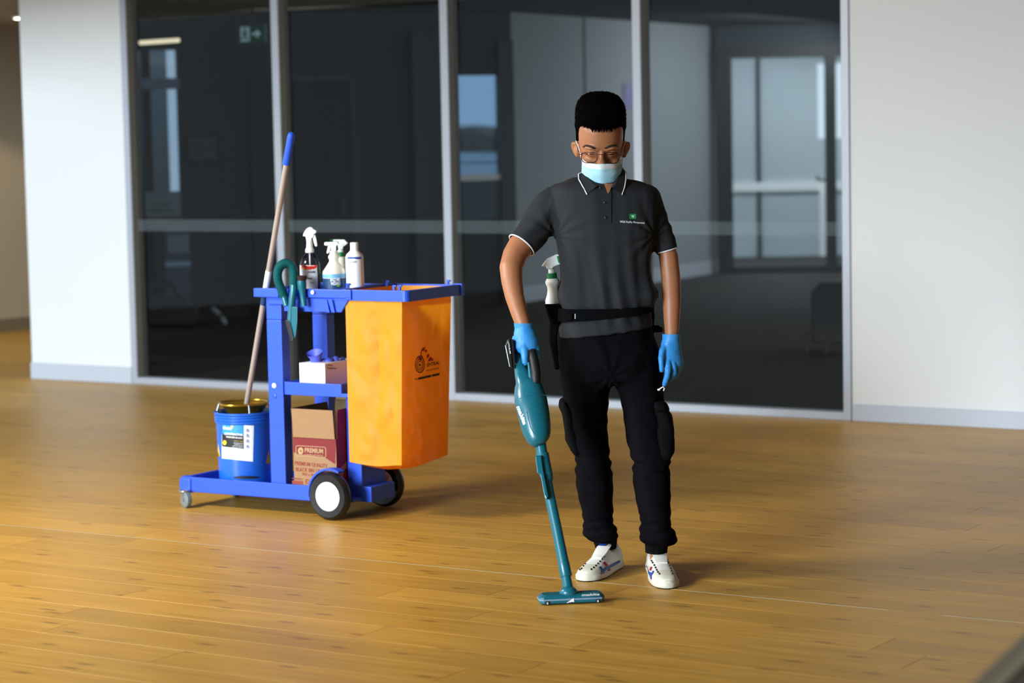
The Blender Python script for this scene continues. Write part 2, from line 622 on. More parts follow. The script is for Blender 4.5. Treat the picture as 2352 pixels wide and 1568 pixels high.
solo(MB().box(ID, -2.2, 3.4, -2.6, -2.45, 0, H), 'wall_south', 'timber', 'structure')  # unseen wall added to block sky light from behind the camera

# glazing
MU = [0.0, 1.195, 2.416, 3.68, 4.917]
FRT = 2.62
fr = MB()
for i, u in enumerate(MU):
    hw = .025 if 0 < i < 4 else .022
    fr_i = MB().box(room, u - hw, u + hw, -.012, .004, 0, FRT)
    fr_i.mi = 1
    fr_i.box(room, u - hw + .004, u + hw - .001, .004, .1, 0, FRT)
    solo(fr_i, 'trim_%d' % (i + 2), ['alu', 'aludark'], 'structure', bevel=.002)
solo(MB().box(room, 0, 4.917, -.010, .09, 0, .042), 'trim_7', 'alu', 'structure', bevel=.003)
for i in range(4):
    a, b = MU[i] + .021, MU[i + 1] - .021
    pane = solo(MB().box(room, a, b, .05, .058, .04, FRT), 'window_%d' % (i + 1), 'glass', 'structure')
    bd = MB().box(room, a + .002, b - .002, .0465, .0490, .966, 1.039)
    bd.build('frosted_band', 'band', parent=pane)
# ---------------------------------------------------------------- corridor on the far left
cw0, cw1 = ground(-140, 776), ground(140, 749)
cdir = (cw1 - cw0).normalized()
cn = V((-cdir.y, cdir.x, 0))
def corr(s, n, z): return cw0 + cdir * s + cn * n + V((0, 0, z))
solo(MB().box(corr, -1.5, 1.05, 0, .15, 0, 2.47), 'wall_corridor', 'beige', 'structure')
solo(MB().box(corr, -1.5, 1.05, -.014, 0, 0, .105), 'baseboard_corridor', 'taupe', 'structure')
solo(MB().box(corr, -4.5, 1.05, -5.0, .2, 2.47, 2.57), 'ceiling.001', 'ceil', 'structure')
q = onplane(54, 41, V((0, 0, 2.46)), V((0, 0, 1)))
R = Root('ceiling_downlight', q, 'small round lit downlight in the corridor ceiling beside the left white wall', 'light')
MB().lathe(q + V((0, 0, -.005)), [(.075, 0), (.085, .004), (.085, .014)], 20).build('trim_ring', 'whitep', R)
MT['lampglow'] = mat('lamp_glow', '#fff3d8', .5, emit=14)
MB().lathe(q + V((0, 0, -.006)), [(.07, 0), (.07, .006)], 20).build('diffuser', 'lampglow', R, label='lit pale diffuser disc')
l = bpy.data.lights.new('downlight_light', 'SPOT'); l.energy = 60; l.spot_size = 2.2; l.color = (1, .86, .66); l.shadow_soft_size = .06
o = bpy.data.objects.new('downlight_light', l); COL.objects.link(o); o.location = q + V((0, 0, -.03))

# ---------------------------------------------------------------- the dark room behind the glass
fp = [room(-.78, .14, 0), room(8.0, .14, 0), room(8.0, 22, 0), room(-3.9, 22, 0), room(-3.85, 3.45, 0)]
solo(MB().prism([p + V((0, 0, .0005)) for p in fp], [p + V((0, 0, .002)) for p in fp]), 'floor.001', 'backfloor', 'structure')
pa, pb = room(-.82, .14, 0), room(-3.9, 3.45, 0)
pv = (pb - pa).normalized(); pq = V((pv.y, -pv.x, 0)) * .08
solo(MB().prism([pa, pb, pb + pq, pa + pq], [p + V((0, 0, 2.6)) for p in (pa, pb, pb + pq, pa + pq)]), 'wall_partition', 'darkwall', 'structure')

def vwall(name, p0, p1, holes=(), m='darkwall', th=.12, h=2.6, px=True, dark=None):
    """upright wall between two ground points; holes are (s0,s1,z0,z1) in metres along it"""
    d = (p1 - p0); L = d.length; d.normalize()
    n = V((-d.y, d.x, 0))
    f = lambda s, t, z: p0 + d * s + n * t + V((0, 0, z))
    mb = MB()
    s = 0.0
    for (a, b, z0, z1) in sorted(holes):
        if a > s: mb.box(f, s, a, 0, th, 0, h)
        if z0 > 0: mb.box(f, a, b, 0, th, 0, z0)
        if z1 < h: mb.box(f, a, b, 0, th, z1, h)
        s = b
    if s < L: mb.box(f, s, L, 0, th, 0, h)
    solo(mb, name, m, 'structure')
    return f, d, n

def along(f0, d, n, x, y):
    q = onplane(x, y, f0, n) - f0
    return q.dot(d), q.z

# long dark wall behind panels one to three
P0, P1 = ground(250, 746), ground(1186, 697)
dd = (P1 - P0).normalized(); nn = V((-dd.y, dd.x, 0))
h0 = along(P0, dd, nn, 1052, 408); h1 = along(P0, dd, nn, 1150, 172)
l0 = along(P0, dd, nn, 322, 497); l1 = along(P0, dd, nn, 411, 114)
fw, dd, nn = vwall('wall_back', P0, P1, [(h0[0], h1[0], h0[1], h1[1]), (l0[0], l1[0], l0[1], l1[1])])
# window to the outside in that wall
pn = MB().box(fw, h0[0], h1[0], .03, .036, h0[1], h1[1])
MT['darkpane'] = glass_mat('darker_pane', (.42, .54, .66), 1.25)
wn = solo(pn, 'window_5', 'darkpane', 'structure')
s_sill = along(P0, dd, nn, 1100, 412)
MB().box(fw, h0[0] - .02, h1[0] + .02, -.03, .12, h0[1] - .03, h0[1] + .025).build('sill', 'paper', parent=wn)
zr = along(P0, dd, nn, 1100, 375)[1]
MB().box(fw, h0[0], h1[0], .04, .07, zr, zr + .012).build('glazing_bar', 'skirting', parent=wn)
c = along(P0, dd, nn, 1057, 505); e = along(P0, dd, nn, 1150, 416)
MT['tealpanel'] = mat('slate_blue_panel', '#3d5564', .6)
solo(MB().box(fw, c[0], e[0], -.012, 0, c[1], e[1]), 'trim_15', 'tealpanel', 'structure')
c = along(P0, dd, nn, 1152, 690)
solo(MB().box(fw, c[0], c[0] + .14, -.05, 0, 0, 2.35), 'trim_16', 'darkframe', 'structure')
# hill and low building seen through it
MT['hill'] = mat('dry_hill', '#6b5f52', .95, var=.3, scale=.4)
MT['bush'] = mat('dark_bush', '#2c3128', .95, var=.4, scale=2)
MT['render'] = mat('far_render', '#a9b2b4', .9)
def far(x, y, Y):
    p = at(x, y, Y)
    if y >= 420: p.z = 0.0
    return p
hb = MB()
hb.prism([far(1030, 420, 60), far(1180, 420, 60), far(1180, 298, 60), far(1140, 291, 60), far(1090, 287, 60), far(1030, 292, 60)],
         [far(1030, 420, 60) + V((0, 6, 0)), far(1180, 420, 60) + V((0, 6, 0)), far(1180, 298, 60) + V((0, 6, -1)), far(1140, 291, 60) + V((0, 6, -1)), far(1090, 287, 60) + V((0, 6, -1)), far(1030, 292, 60) + V((0, 6, -1))])
solo(hb, 'hill', 'hill', label='brown hillside seen far outside the window beyond the dark room', cat='hill')
bb = MB()
rb = random.Random(3)
for k in range(9):
    c = far(1020 + k * 20, 335 + rb.uniform(-6, 4), 48)
    bb.ball(c, (.28, .3, .22 + rb.uniform(0, .08)), 10, 6)
    bb.tube([V((c.x, c.y, 0)), c], [.1, .16], 6)
solo(bb, 'hedge', 'bush', 'stuff', 'dark hedge below the hillside outside the far window', 'hedge')
lb = MB().prism([far(1030, 480, 40), far(1180, 480, 40), far(1180, 354, 40), far(1030, 354, 40)],
                [far(1030, 480, 40) + V((0, 3, 0)), far(1180, 480, 40) + V((0, 3, 0)), far(1180, 354, 40) + V((0, 3, 0)), far(1030, 354, 40) + V((0, 3, 0))])
solo(lb, 'low_building', 'render', label='pale low building outside the window beyond the dark room', cat='building')
# pale alcove behind the first pane
A0 = along(P0, dd, nn, 316, 500)
MT['alcpane'] = glass_mat('blue_grey_pane', (.52, .60, .67), 1.2)
wn = solo(MB().box(fw, l0[0], l1[0], .05, .056, l0[1], l1[1]), 'window_6', 'alcpane', 'structure')
MT['blueout'] = mat('blue_grey_render', '#8d9aa0', .9)
solo(MB().box(fw, l0[0] - .6, l1[0] + .3, 1.4, 1.5, 0, 2.6), 'wall_alcove', 'blueout', 'structure')
vs = along(P0, dd, nn, 345, 400)[0]
MB().box(fw, vs - .035, vs + .03, .01, .06, l0[1], l1[1]).build('mullion', 'darkpanel', parent=wn)
tz = along(P0, dd, nn, 345, 188)[1]
MT['dfr2'] = mat('blue_grey_rail', '#7b8da6', .6)
MB().box(fw, l0[0], l1[0], .005, .12, tz - .06, tz + .03).build('head_rail', 'dfr2', parent=wn)

# darker door leaf and pale posts on the dark wall
def wallpanel(name, x0, x1, y0, y1, m, t0=-.02, kind='structure', root=None, **k):
    a = along(P0, dd, nn, x0, y1); b = along(P0, dd, nn, x1, y0)
    return a[0], b[0], a[1], b[1]
a = wallpanel('', 668, 800, 186, 720, '')
dr = solo(MB().box(fw, a[0], a[1], -.03, 0, 0, a[3]), 'door_1', 'darkpanel', 'structure')
MT['dfr'] = mat('door_frame_grey', '#252c30', .6)
fb = MB()
fb.box(fw, a[1], a[1] + .05, -.045, 0, 0, a[3] + .05).box(fw, a[0] - .05, a[1], -.045, 0, a[3], a[3] + .05)
fb.build('door_frame', 'dfr', parent=dr)
MB().box(fw, a[1] - .12, a[1] - .08, -.06, -.03, .85, 1.0).build('door_handle', 'darkframe', parent=dr)
MT['post'] = mat('grey_post', '#34383b', .7)
for i, (x0, x1) in enumerate(((951, 984), (992, 1016))):
    a = wallpanel('', x0, x1, 40, 720, '')
    solo(MB().box(fw, a[0], a[1], -.1, 0, 0, 2.42), 'trim_%d' % (8 + i), 'post', 'structure')
a = wallpanel('', 584, 628, 180, 720, '')
solo(MB().box(fw, a[0], a[1], -.04, 0, 0, a[3]), 'trim_10', 'darkpanel', 'structure')
# notice board
a = wallpanel('', 424, 502, 306, 376, '')
R = Root('notice_board', fw(a[0], 0, a[2]), 'dim grey notice board on the dark wall behind the first pane', 'board')
MT['nb'] = mat('dim_board', '#323b42', .6)
MB().box(fw, a[0], a[1], -.03, -.002, a[2], a[3]).build('board_frame', 'darkpanel', R)
MB().box(fw, a[0] + .03, a[1] - .03, -.036, -.03, a[2] + .03, a[3] - .03).build('panel', 'nb', R)

# grey long wall running away behind panels three and four
Q0, Q1 = ground(1186, 697), ground(1652, 626)
fg, dg_, ng = vwall('wall_grey', Q0, Q1, m='greywall')
Lq = (Q1 - Q0).length
solo(MB().box(fg, 0, Lq, -.014, 0, 0, .14), 'baseboard_grey', 'skirting', 'structure')
a0 = along(Q0, dg_, ng, 1346, 400)[0]
for i, a in enumerate((a0,)):
    solo(MB().box(fg, a - .012, a + .012, -.012, 0, .14, 2.6), 'trim_%d' % (11 + i), 'nb', 'structure')
a = along(Q0, dg_, ng, 1432, 250); b = along(Q0, dg_, ng, 1456, 192)
R = Root('wall_notice', fg(a[0], 0, a[1]), 'small mauve notice on the grey wall behind the glass above the person', 'notice')
MT['mauve'] = mat('mauve_paper', '#8a84ad', .7)
MB().box(fg, a[0], b[0], -.012, -.002, a[1], b[1]).build('sheet', 'mauve', R)
# glazed doorway at its end
D0, D1 = ground(1650, 629), ground(2300, 618)
de = (D1 - D0).normalized(); dn = V((-de.y, de.x, 0))
fd = lambda s, t, z: D0 + de * s + dn * t + V((0, 0, z))
def al(x, y): return along(D0, de, dn, x, y)
j1 = al(1683, 400)[0]; j2 = al(1897, 400)[0]; j3 = al(1921, 400)[0]
ztop = al(1800, 132)[1]
DL = (D1 - D0).length
solo(MB().box(fd, 0, DL, 0, .12, ztop + .12, 2.6), 'wall_over_door', 'nb', 'structure')
dr = solo(MB().box(fd, 0, j1, -.03, .12, 0, ztop + .12).box(fd, j1, DL, -.03, .12, ztop, ztop + .12).box(fd, j2, j3, -.03, .12, .0, ztop).box(fd, j1, DL, 0, .1, 0, .07), 'door_2', 'darkframe', 'structure')
MB().box(fd, j1, j2, .04, .05, .07, ztop).build('pane', 'lightglass', parent=dr)
MB().box(fd, j3, DL, .04, .05, .07, ztop).build('pane', 'lightglass', parent=dr)
hz = al(1900, 413)
hm = MB().tube([fd(j2 - .09, -.06, hz[1]), fd(j2 + .01, -.06, hz[1])], .012, 8).tube([fd(j2 - .09, -.06, hz[1]), fd(j2 - .09, -.06, hz[1] + .05)], .012, 8)
hm.build('door_handle', 'darkframe', parent=dr)
rz = al(1800, 427)[1]
# pale room beyond the door: wall with a rail and the bright window at its right
E0 = fd(-.4, 3.2, 0)
ed = de
def el(x, y): return along(E0, ed, dn, x, y)
w0 = el(1879, 322); w1 = el(2040, 142)
fe, _, _ = vwall('wall_beyond', E0, E0 + ed * 4.2, [(w0[0], w1[0], w0[1], w1[1])], m='paleback')
rl = el(1690, 440)[1]; rh = el(1690, 420)[1]
solo(MB().box(fe, 0, 4.2, -.05, 0, rl, rh), 'trim_12', 'paper', 'structure')
for i, (x0, x1) in enumerate(((1738, 1748),)):
    s0, s1 = el(x0, 400)[0], el(x1, 400)[0]
    solo(MB().box(fe, s0, s1, -.03, 0, 0, 2.6), 'trim_13', 'nb', 'structure')
s0, s1 = el(1881, 400)[0], el(1900, 400)[0]
solo(MB().box(fe, s0, s1, -.06, 0, 0, rl), 'trim_14', 'paper', 'structure')
wn = solo(MB().box(fe, w0[0], w1[0], .04, .046, w0[1], w1[1]), 'window_7', 'lightglass', 'structure')
MB().box(fe, w0[0], w1[0], .02, .06, w0[1] - .03, w0[1] + .02).build('sill', 'skirting', parent=wn)
area('beyond_room_light', fe(1.6, -1.4, 2.45), fe(1.6, -.8, 0), 1.6, .5, 38, (.9, .96, 1))  # unseen area light added to brighten the room beyond the door
area('grey_wall_light', fg(3.3, -1.5, 2.5), fg(3.3, -.2, .7), 2.4, .6, 42, (.88, .95, 1))  # unseen area light added to brighten the grey wall

cpt = [room(-1.2, .14, 0), room(8.4, .14, 0), fe(4.4, .12, 0), fe(-.2, .12, 0), fd(-.1, .3, 0), Q1 + nn * .1, P1 + nn * .12, P0 + nn * .12]
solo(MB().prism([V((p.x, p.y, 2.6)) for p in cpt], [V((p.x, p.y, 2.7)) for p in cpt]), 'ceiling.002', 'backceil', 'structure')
# things standing in the dark room
q = at(578, 78, 17.4)
def ex(x, y, z): return q + RU * x + RV * y + V((0, 0, z))
R = Root('exit_sign', q, 'green exit sign with a running figure and an arrow behind the first pane', 'sign')
MT['exitg'] = mat('exit_green', '#0f5a40', .4, emit=.07)
MT['exitw'] = mat('exit_white', '#9fc4cf', .4, emit=.32)
MB().box(ex, -.115, .115, 0, .03, -.062, .062).build('sign_box', 'exitg', R, bevel=.003)
e = MB().box(ex, -.098, -.02, -.004, 0, -.052, .052)
e.build('white_field', 'exitw', R)
e = MB().ball(ex(-.052, -.006, .035), (.011, .004, .011), 10, 6)
for aa, bb_ in (((-.055, .022), (-.062, -.008)), ((-.062, -.008), (-.04, -.022)), ((-.04, -.022), (-.036, -.045)), ((-.062, -.008), (-.075, -.03)), ((-.075, -.03), (-.09, -.03)), ((-.055, .018), (-.036, .0)), ((-.057, .018), (-.08, .004))):
    e.tube([ex(aa[0], -.006, aa[1]), ex(bb_[0], -.006, bb_[1])], .007, 6)
e.build('running_figure', 'exitg', R)
e = MB()
e.prism([ex(.005, -.005, .009), ex(.045, -.005, .009), ex(.045, -.005, .03), ex(.085, -.005, 0), ex(.045, -.005, -.03), ex(.045, -.005, -.009), ex(.005, -.005, -.009)],
        [ex(.005, 0, .009), ex(.045, 0, .009), ex(.045, 0, .03), ex(.085, 0, 0), ex(.045, 0, -.03), ex(.045, 0, -.009), ex(.005, 0, -.009)])
e.build('arrow', 'exitw', R)
MB().box(ex, -.004, .004, .01, .02, .062, 2.6 - q.z).build('hanger', 'darkframe', R)
# linear pendant lamp
p0, p1 = at(322, 98, 18.4), at(410, 92, 18.2)
R = Root('linear_lamp', (p0 + p1) / 2, 'lit slim linear lamp hanging behind the first pane', 'light')
MT['tube'] = mat('tube_glow', '#fff2cf', .5, emit=1.1)
MB().tube([p0, p1], .017, 10).build('tube', 'tube', R)
MB().tube([p0 + V((0, 0, .025)), p1 + V((0, 0, .025))], .014, 8).build('housing', 'darkframe', R)
m_ = (p0 + p1) / 2
MB().tube([m_ + V((0, 0, .03)), V((m_.x, m_.y, 2.61))], .005, 6).build('rod', 'darkframe', R)
# information stand with a framed notice, and machine trolley under it
q = ground(372, 742)
def st(x, y, z): return q + dd * x + nn * y + V((0, 0, z))
def sx(px): return onplane(px, 500, q, nn).__sub__(q).dot(dd)
def sz(py): return onplane(372, py, q, nn).z
R = Root('notice_stand', q, 'pale framed notice with two dark lines of text on a stand behind the first pane', 'sign')
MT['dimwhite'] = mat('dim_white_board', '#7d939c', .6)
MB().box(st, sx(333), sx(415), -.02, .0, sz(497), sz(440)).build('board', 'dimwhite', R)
MB().box(st, sx(331), sx(417), -.05, .02, sz(505), sz(498)).build('ledge', 'kraftdark', R)
Sx = s_plane(st(0, -.023, 0), nn, .001)
tb = MB()
text(tb, 'SITE OFFICE', (352, 472), (388, 472), 6, Sx, bold=.03)
text(tb, 'NO ENTRY PAST', (341, 487), (400, 487), 7, Sx, bold=.03)
tb.build('lettering', 'darkframe', R)
MB().box(st, sx(335), sx(341), 0, .03, 0, sz(440)).box(st, sx(407), sx(412), 0, .03, 0, sz(440)).build('legs', 'darkframe', R)
q2 = q - nn * .26
R = Root('machine_trolley', q2, 'dark machine trolley with a grey panel and bright blue strip behind the first pane', 'trolley')
def s2(x, y, z): return q2 + dd * x + nn * y + V((0, 0, z))
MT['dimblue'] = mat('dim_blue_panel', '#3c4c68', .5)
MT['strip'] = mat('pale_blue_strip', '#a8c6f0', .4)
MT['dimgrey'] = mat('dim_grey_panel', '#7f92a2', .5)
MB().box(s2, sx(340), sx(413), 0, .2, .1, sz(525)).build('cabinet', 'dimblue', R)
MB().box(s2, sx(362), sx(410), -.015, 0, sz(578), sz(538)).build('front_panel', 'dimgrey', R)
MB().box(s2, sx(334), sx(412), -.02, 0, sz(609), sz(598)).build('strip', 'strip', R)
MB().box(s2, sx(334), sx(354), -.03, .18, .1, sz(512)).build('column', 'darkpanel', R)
for x in (sx(342), sx(405)):
    MB().lathe(s2(x, .1, .05), [(.05, -.015), (.05, .015)], 14, ax=dd).build('wheel', 'black', R)
# canister vacuum cleaner by the first pane
q3 = ground(400, 752)
def s3(px, py, t=0.0): return onplane(px, py, q3 + nn * t, nn)
R = Root('canister_vacuum', q3, 'dark canister vacuum cleaner with a hose on the floor behind the first pane', 'vacuum cleaner')
vb = MB().prism([s3(*c) for c in ((340, 748), (340, 692), (352, 676), (372, 672), (390, 682), (408, 678), (428, 684), (438, 696), (452, 700), (456, 720), (452, 748))],
                [s3(*c, .13) for c in ((340, 748), (340, 692), (352, 676), (372, 672), (390, 682), (408, 678), (428, 684), (438, 696), (452, 700), (456, 720), (452, 748))])
vb.build('canister', 'black', R, bevel=.02)
MB().tube([s3(x, y, .06) for x, y in ((342, 690), (342, 672), (352, 655), (370, 648), (388, 650), (400, 660), (408, 680))], .02, 8).build('hose', 'black', R)
MB().tube([s3(486, 706, .06), s3(504, 722, .06)], .018, 8).tube([s3(508, 728, .06), s3(517, 744, .06)], .02, 8).build('wand', 'hubback', R)
fbk = MB().prism([s3(*c) for c in ((482, 752), (482, 744), (550, 746), (556, 753))], [s3(*c, .12) for c in ((482, 752), (482, 744), (550, 746), (556, 753))])
fbk.build('floor_head', 'black', R)
MB().tube([s3(456, 715, .06), s3(470, 708, .06), s3(484, 702, .06), s3(500, 700, .06), s3(508, 712, .06)], .022, 8).build('bent_tube', 'darkpanel', R)
# black case on legs at the right pane
q4 = ground(1893, 812)
def s4(px, py, t=0.0): return onplane(px, py, q4 + RV * t, RV)
R = Root('black_case', q4, 'black case on short legs standing behind the right pane', 'case')
o4 = [(1865, 787), (1862, 672), (1876, 657), (2010, 655), (2012, 787)]
MT['case'] = mat('black_case_shell', '#0b0d10', .7)
MB().prism([s4(*c) for c in o4], [s4(*c, .3) for c in o4]).build('case_body', 'case', R, bevel=.006)
o4 = [(1845, 785), (1845, 765), (1866, 765), (1866, 785)]
MB().prism([s4(*c, -.02) for c in o4], [s4(*c, .3) for c in o4]).build('foot_rest', 'case', R, bevel=.004)
for x in (1849, 1894, 1990):
    for t in (0.01, .26):
        o4 = [(x, 813), (x, 783), (x + 10, 783), (x + 10, 813)]
        mm_ = MB().prism([s4(*c, t) for c in o4], [s4(*c, t + .03) for c in o4])
        z0 = min(p.z for p in mm_.v)
        for p in mm_.v:
            if p.z < .05: p.z = .002
        mm_.build('leg', 'case', R)
MB().tube([s4(1932, 658, .1), s4(1945, 630, .1), s4(1952, 600, .1)], .012, 8).build('handle', 'case', R)
MB().prism([s4(*c, .05) for c in ((1880, 657), (1880, 649), (1960, 649), (1960, 657))], [s4(*c, .25) for c in ((1880, 657), (1880, 649), (1960, 649), (1960, 657))]).build('lid', 'case', R)

# out-of-focus table corner close to the camera
ta, tb_ = at(2215, 1590, 3.6), at(2420, 1380, 4.2)
zt = .70
ta, tb_ = ground(2206, 1590, zt), ground(2420, 1392, zt)
ta.z = tb_.z = 0
td = (tb_ - ta).normalized(); tn = V((td.y, -td.x, 0))
def tt(s, n, z): return ta + td * s + tn * n + V((0, 0, z))
R = Root('side_table', tt(.1, .4, 0), 'blurred grey table edge in the foreground at the lower right', 'table')
LT = (tb_ - ta).length
MB().box(tt, -.5, LT + .3, 0, .7, zt - .03, zt).build('tabletop', 'table', R, bevel=.003)
MB().box(tt, -.5, LT + .3, .035, .055, zt, zt + .006).build('edge_strip', 'tableedge', R)
MB().box(tt, -.5, LT + .3, .055, .69, zt, zt + .004).build('desk_pad', 'tabledark', R)
for s in (-.44, LT + .2):
    for n in (.06, .6):
        MB().box(tt, s, s + .04, n, n + .04, 0, zt - .03).build('leg', 'tabledark', R)
# ================================================================= the janitor cart
PXD = cnear
CB = Root('janitor_cart', cart(-.3, .2, 0), 'blue plastic janitor cart with white-hubbed black wheels', 'cart')
ZT = .931
def rrect(x0, x1, y0, y1, z, r=.02, n=4):
    pts = []
    for cx, cy, a0 in ((x1 - r, y1 - r, 0), (x0 + r, y1 - r, 90), (x0 + r, y0 + r, 180), (x1 - r, y0 + r, 270)):
        for k in range(n + 1):
            a = math.radians(a0 + 90 * k / n)
            pts.append(cart(cx + r * math.cos(a), cy + r * math.sin(a), z))
    return pts
def tray(x0, x1, y0, y1, z0, z1, zf, t=.012, r=.02):
    """open tray with thick walls"""
    return MB().loft([rrect(x0, x1, y0, y1, z0, r), rrect(x0, x1, y0, y1, z1, r), rrect(x0 + t, x1 - t, y0 + t, y1 - t, z1, max(r - t, .004)), rrect(x0 + t, x1 - t, y0 + t, y1 - t, zf, max(r - t, .004))])
b = tray(-.80, -.02, .032, .36, .066, .128, .082, .014, .008)
b.box(cart, -.03, .10, .12, .29, .062, .125)
b.box(cart, -.16, .06, .05, .345, .070, .085)
b.build('base_tray', 'blue', CB, bevel=.003)
for y in (.028, .33):
    c = MB().loft([rrect(-.82, -.755, y - .004, y + .045, .062, .012), rrect(-.82, -.755, y - .004, y + .045, .118, .012), rrect(-.808, -.765, y + .006, y + .038, .130, .01)])
    c.build('corner_block', 'blue', CB, bevel=.003)
# fenders over the big wheels
for y0, y1 in ((.0, .04), (.352, .40)):
    mb = MB()
    rings = []
    for k in range(13):
        a = math.radians(185 - 120 * k / 12)
        r0, r1 = .104, .112
        cx, cz = -.021, .098
        rings.append([cart(cx + r0 * math.cos(a), y0, cz + r0 * math.sin(a)), cart(cx + r0 * math.cos(a), y1, cz + r0 * math.sin(a)),
                      cart(cx + r1 * math.cos(a), y1, cz + r1 * math.sin(a)), cart(cx + r1 * math.cos(a), y0, cz + r1 * math.sin(a))])
    mb.loft(rings).build('fender', 'blue', CB)
# posts
for y in (.0465, .345):
    px0, px1 = (-.350, -.274) if y < .1 else (-.337, -.262)
    p = MB().box(cart, px0, px1, y, y + .055, .083, .80)
    p.build('post', 'blue', CB, bevel=.004)
    p = MB().box(cart, px0 + .002, px1 + .003, y - .002, y + .057, .80, .865 if y > .1 else .93)
    p.build('post_head', 'blue', CB, bevel=.004)
for z in (.53, .487):
    MB().lathe(cart(-.318, .0465, z), [(.0105, 0), (.0105, .003), (.006, .004)], 14, ax=-CDY).build('bolt', 'whitep' if z == .53 else 'blue', CB)
MB().lathe(cart(*cnear(719, 671, .006)), [(.008, 0), (.008, .005), (.004, .006)], 14, ax=-CDY).build('bolt', 'whitep', CB)
# column at the wheel end and its block
MB().box(cart, -.015, .055, .12, .29, .12, .52).build('end_column', 'blue', CB, bevel=.004)
# middle shelf
s = tray(-.264, .03, .03, .385, .497, .549, .507, .01, .006)
s.box(cart, .02, .062, .03, .385, .497, .512)
s.build('middle_shelf', 'blue', CB, bevel=.002)
MB().box(cart, -.275, -.256, .022, .050, .486, .552).build('shelf_bracket', 'blue', CB, bevel=.002)
MB().box(cart, -.06, .0, .29, .345, .40, .497).build('shelf_rib', 'blue', CB, bevel=.003)
# top shelf with its apron
s = tray(-.335, .0, .03, .41, .865, .930, .878, .012, .01)
s.build('top_shelf', 'blue', CB, bevel=.002)
a = [(-.262, .805), (.045, .838), (.082, .900), (.082, .915), (-.262, .915)]
a = [cnear(*p, .03) for p in ((655, 690), (655, 714), (786, 717), (803, 688), (803, 684), (660, 684))]
MB().prism([cart(q[0], .022, q[2]) for q in a], [cart(q[0], .034, q[2]) for q in a]).build('apron', 'blue', CB, bevel=.002)
for px in (752, 764):
    q = [cnear(*p, .022) for p in ((px - 8, 688), (px + 2, 688), (px + 8, 717), (px + 2, 717))]
    MB().prism([cart(k[0], .012, k[2]) for k in q], [cart(k[0], .024, k[2]) for k in q]).build('apron_rib', 'blue', CB)
# upper strip with tool clips
q0, q1 = cnear(583, 662, .012), cnear(640, 683, .012)
MB().box(cart, q0[0], q1[0], .008, .036, q1[2], .931).build('mop_arm', 'blue', CB, bevel=.003)
for x0, x1 in ((654, 662), (668, 683)):
    a0, a1 = cnear(x0, 663, .004), cnear(x1, 681, .004)
    MB().box(cart, a0[0], a1[0], .002, .034, a1[2], .931).build('tool_clip', 'blue', CB, bevel=.002)
a0, a1 = cnear(697, 662, .01), cnear(806, 688, .01)
MB().box(cart, a0[0], a1[0], .010, .034, a1[2] + .004, .932).build('front_strip', 'blue', CB, bevel=.003)
MB().box(cart, a1[0] - .028, a1[0], .010, .05, a1[2], a1[2] + .012).build('bracket_lip', 'blue', CB, bevel=.002)
# bag frame
X0, X1, Y0, Y1 = -.005, .368, .018, .418
f = MB().loft([rrect(X0, X1, Y0, Y1, .889, .022), rrect(X0, X1, Y0, Y1, .932, .022), rrect(X0 + .016, X1 - .022, Y0 + .018, Y1 - .018, .932, .012), rrect(X0 + .016, X1 - .022, Y0 + .018, Y1 - .018, .889, .012)], caps=False)
f.loft([rrect(X0 + .016, X1 - .022, Y0 + .018, Y1 - .018, .889, .012), rrect(X0, X1, Y0, Y1, .889, .022)], caps=False)
f.build('bag_frame', 'blue', CB, bevel=.002)
MB().box(cart, .045, .06, Y0 + .016, Y1 - .016, .915, .934).build('cross_bar', 'blue', CB, bevel=.002)
MB().box(cart, X1 - .035, X1 + .006, Y1 - .012, Y1 + .008, .886, .936).build('corner_clip', 'blue', CB, bevel=.003)
for px, py in ((889, 650), (1036, 648), (776, 656), (918, 661), (905, 661)):
    q = ground(px, py + 5, .93)
    qq = q - CO
    x, y = qq.dot(CDX), qq.dot(CDY)
    x = min(max(x, X0 + .01), X1 - .012); y = min(max(y, Y0 + .008), Y1 - .01)
    h = MB().box(cart, x - .005, x + .005, y - .004, y + .004, .925, .947).box(cart, x - .005, x + .012, y - .004, y + .004, .943, .950)
    h.build('bag_hook', 'blue', CB, bevel=.001)
# big wheels
for yc, inner in ((.003, False), (.385, True)):
    c = cart(-.02, yc, .098)
    prof = [(.060, -.020), (.085, -.0215), (.094, -.014), (.0975, -.004), (.0975, .004), (.094, .014), (.085, .0215), (.060, .020)]
    tire = MB().lathe(c, prof, 48, ax=CDY, caps=False)
    tire.loft([[c + CDY * h + (CDX * math.cos(t) + V((0, 0, 1)) * math.sin(t)) * .060 for t in [2 * math.pi * k / 48 for k in range(48)]] for h in (.020, -.020)], caps=False)
    to = tire.build('tire', 'rubber', CB, smooth=True)
    hb_ = MB().lathe(c, [(.012, -.0235), (.056, -.021), (.0605, -.017), (.0605, .017), (.056, .019), (.02, .021)], 40, ax=CDY)
    ho = hb_.build('hub', 'hub', CB, parent=to, smooth=True, label='white hub disc')
    MB().lathe(c, [(.008, -.0245), (.009, -.0235)], 16, ax=CDY).build('hub_cap', 'hubback', CB, parent=to)
    if inner:
        sp = MB()
        for k in range(10):
            t = 2 * math.pi * k / 10
            d = CDX * math.cos(t) + V((0, 0, 1)) * math.sin(t)
            e = CDX * -math.sin(t) + V((0, 0, 1)) * math.cos(t)
            sp.hexa([c + d * r + e * w_ + CDY * h for h in (-.022, -.026) for r, w_ in ((.02, -.002), (.056, -.002), (.056, .002), (.02, .002))])
        sp.build('hub_ribs', 'hubback', CB, parent=to)
MB().tube([cart(-.02, .02, .098), cart(-.02, .37, .098)], .008, 10).build('axle', 'chrome', CB)
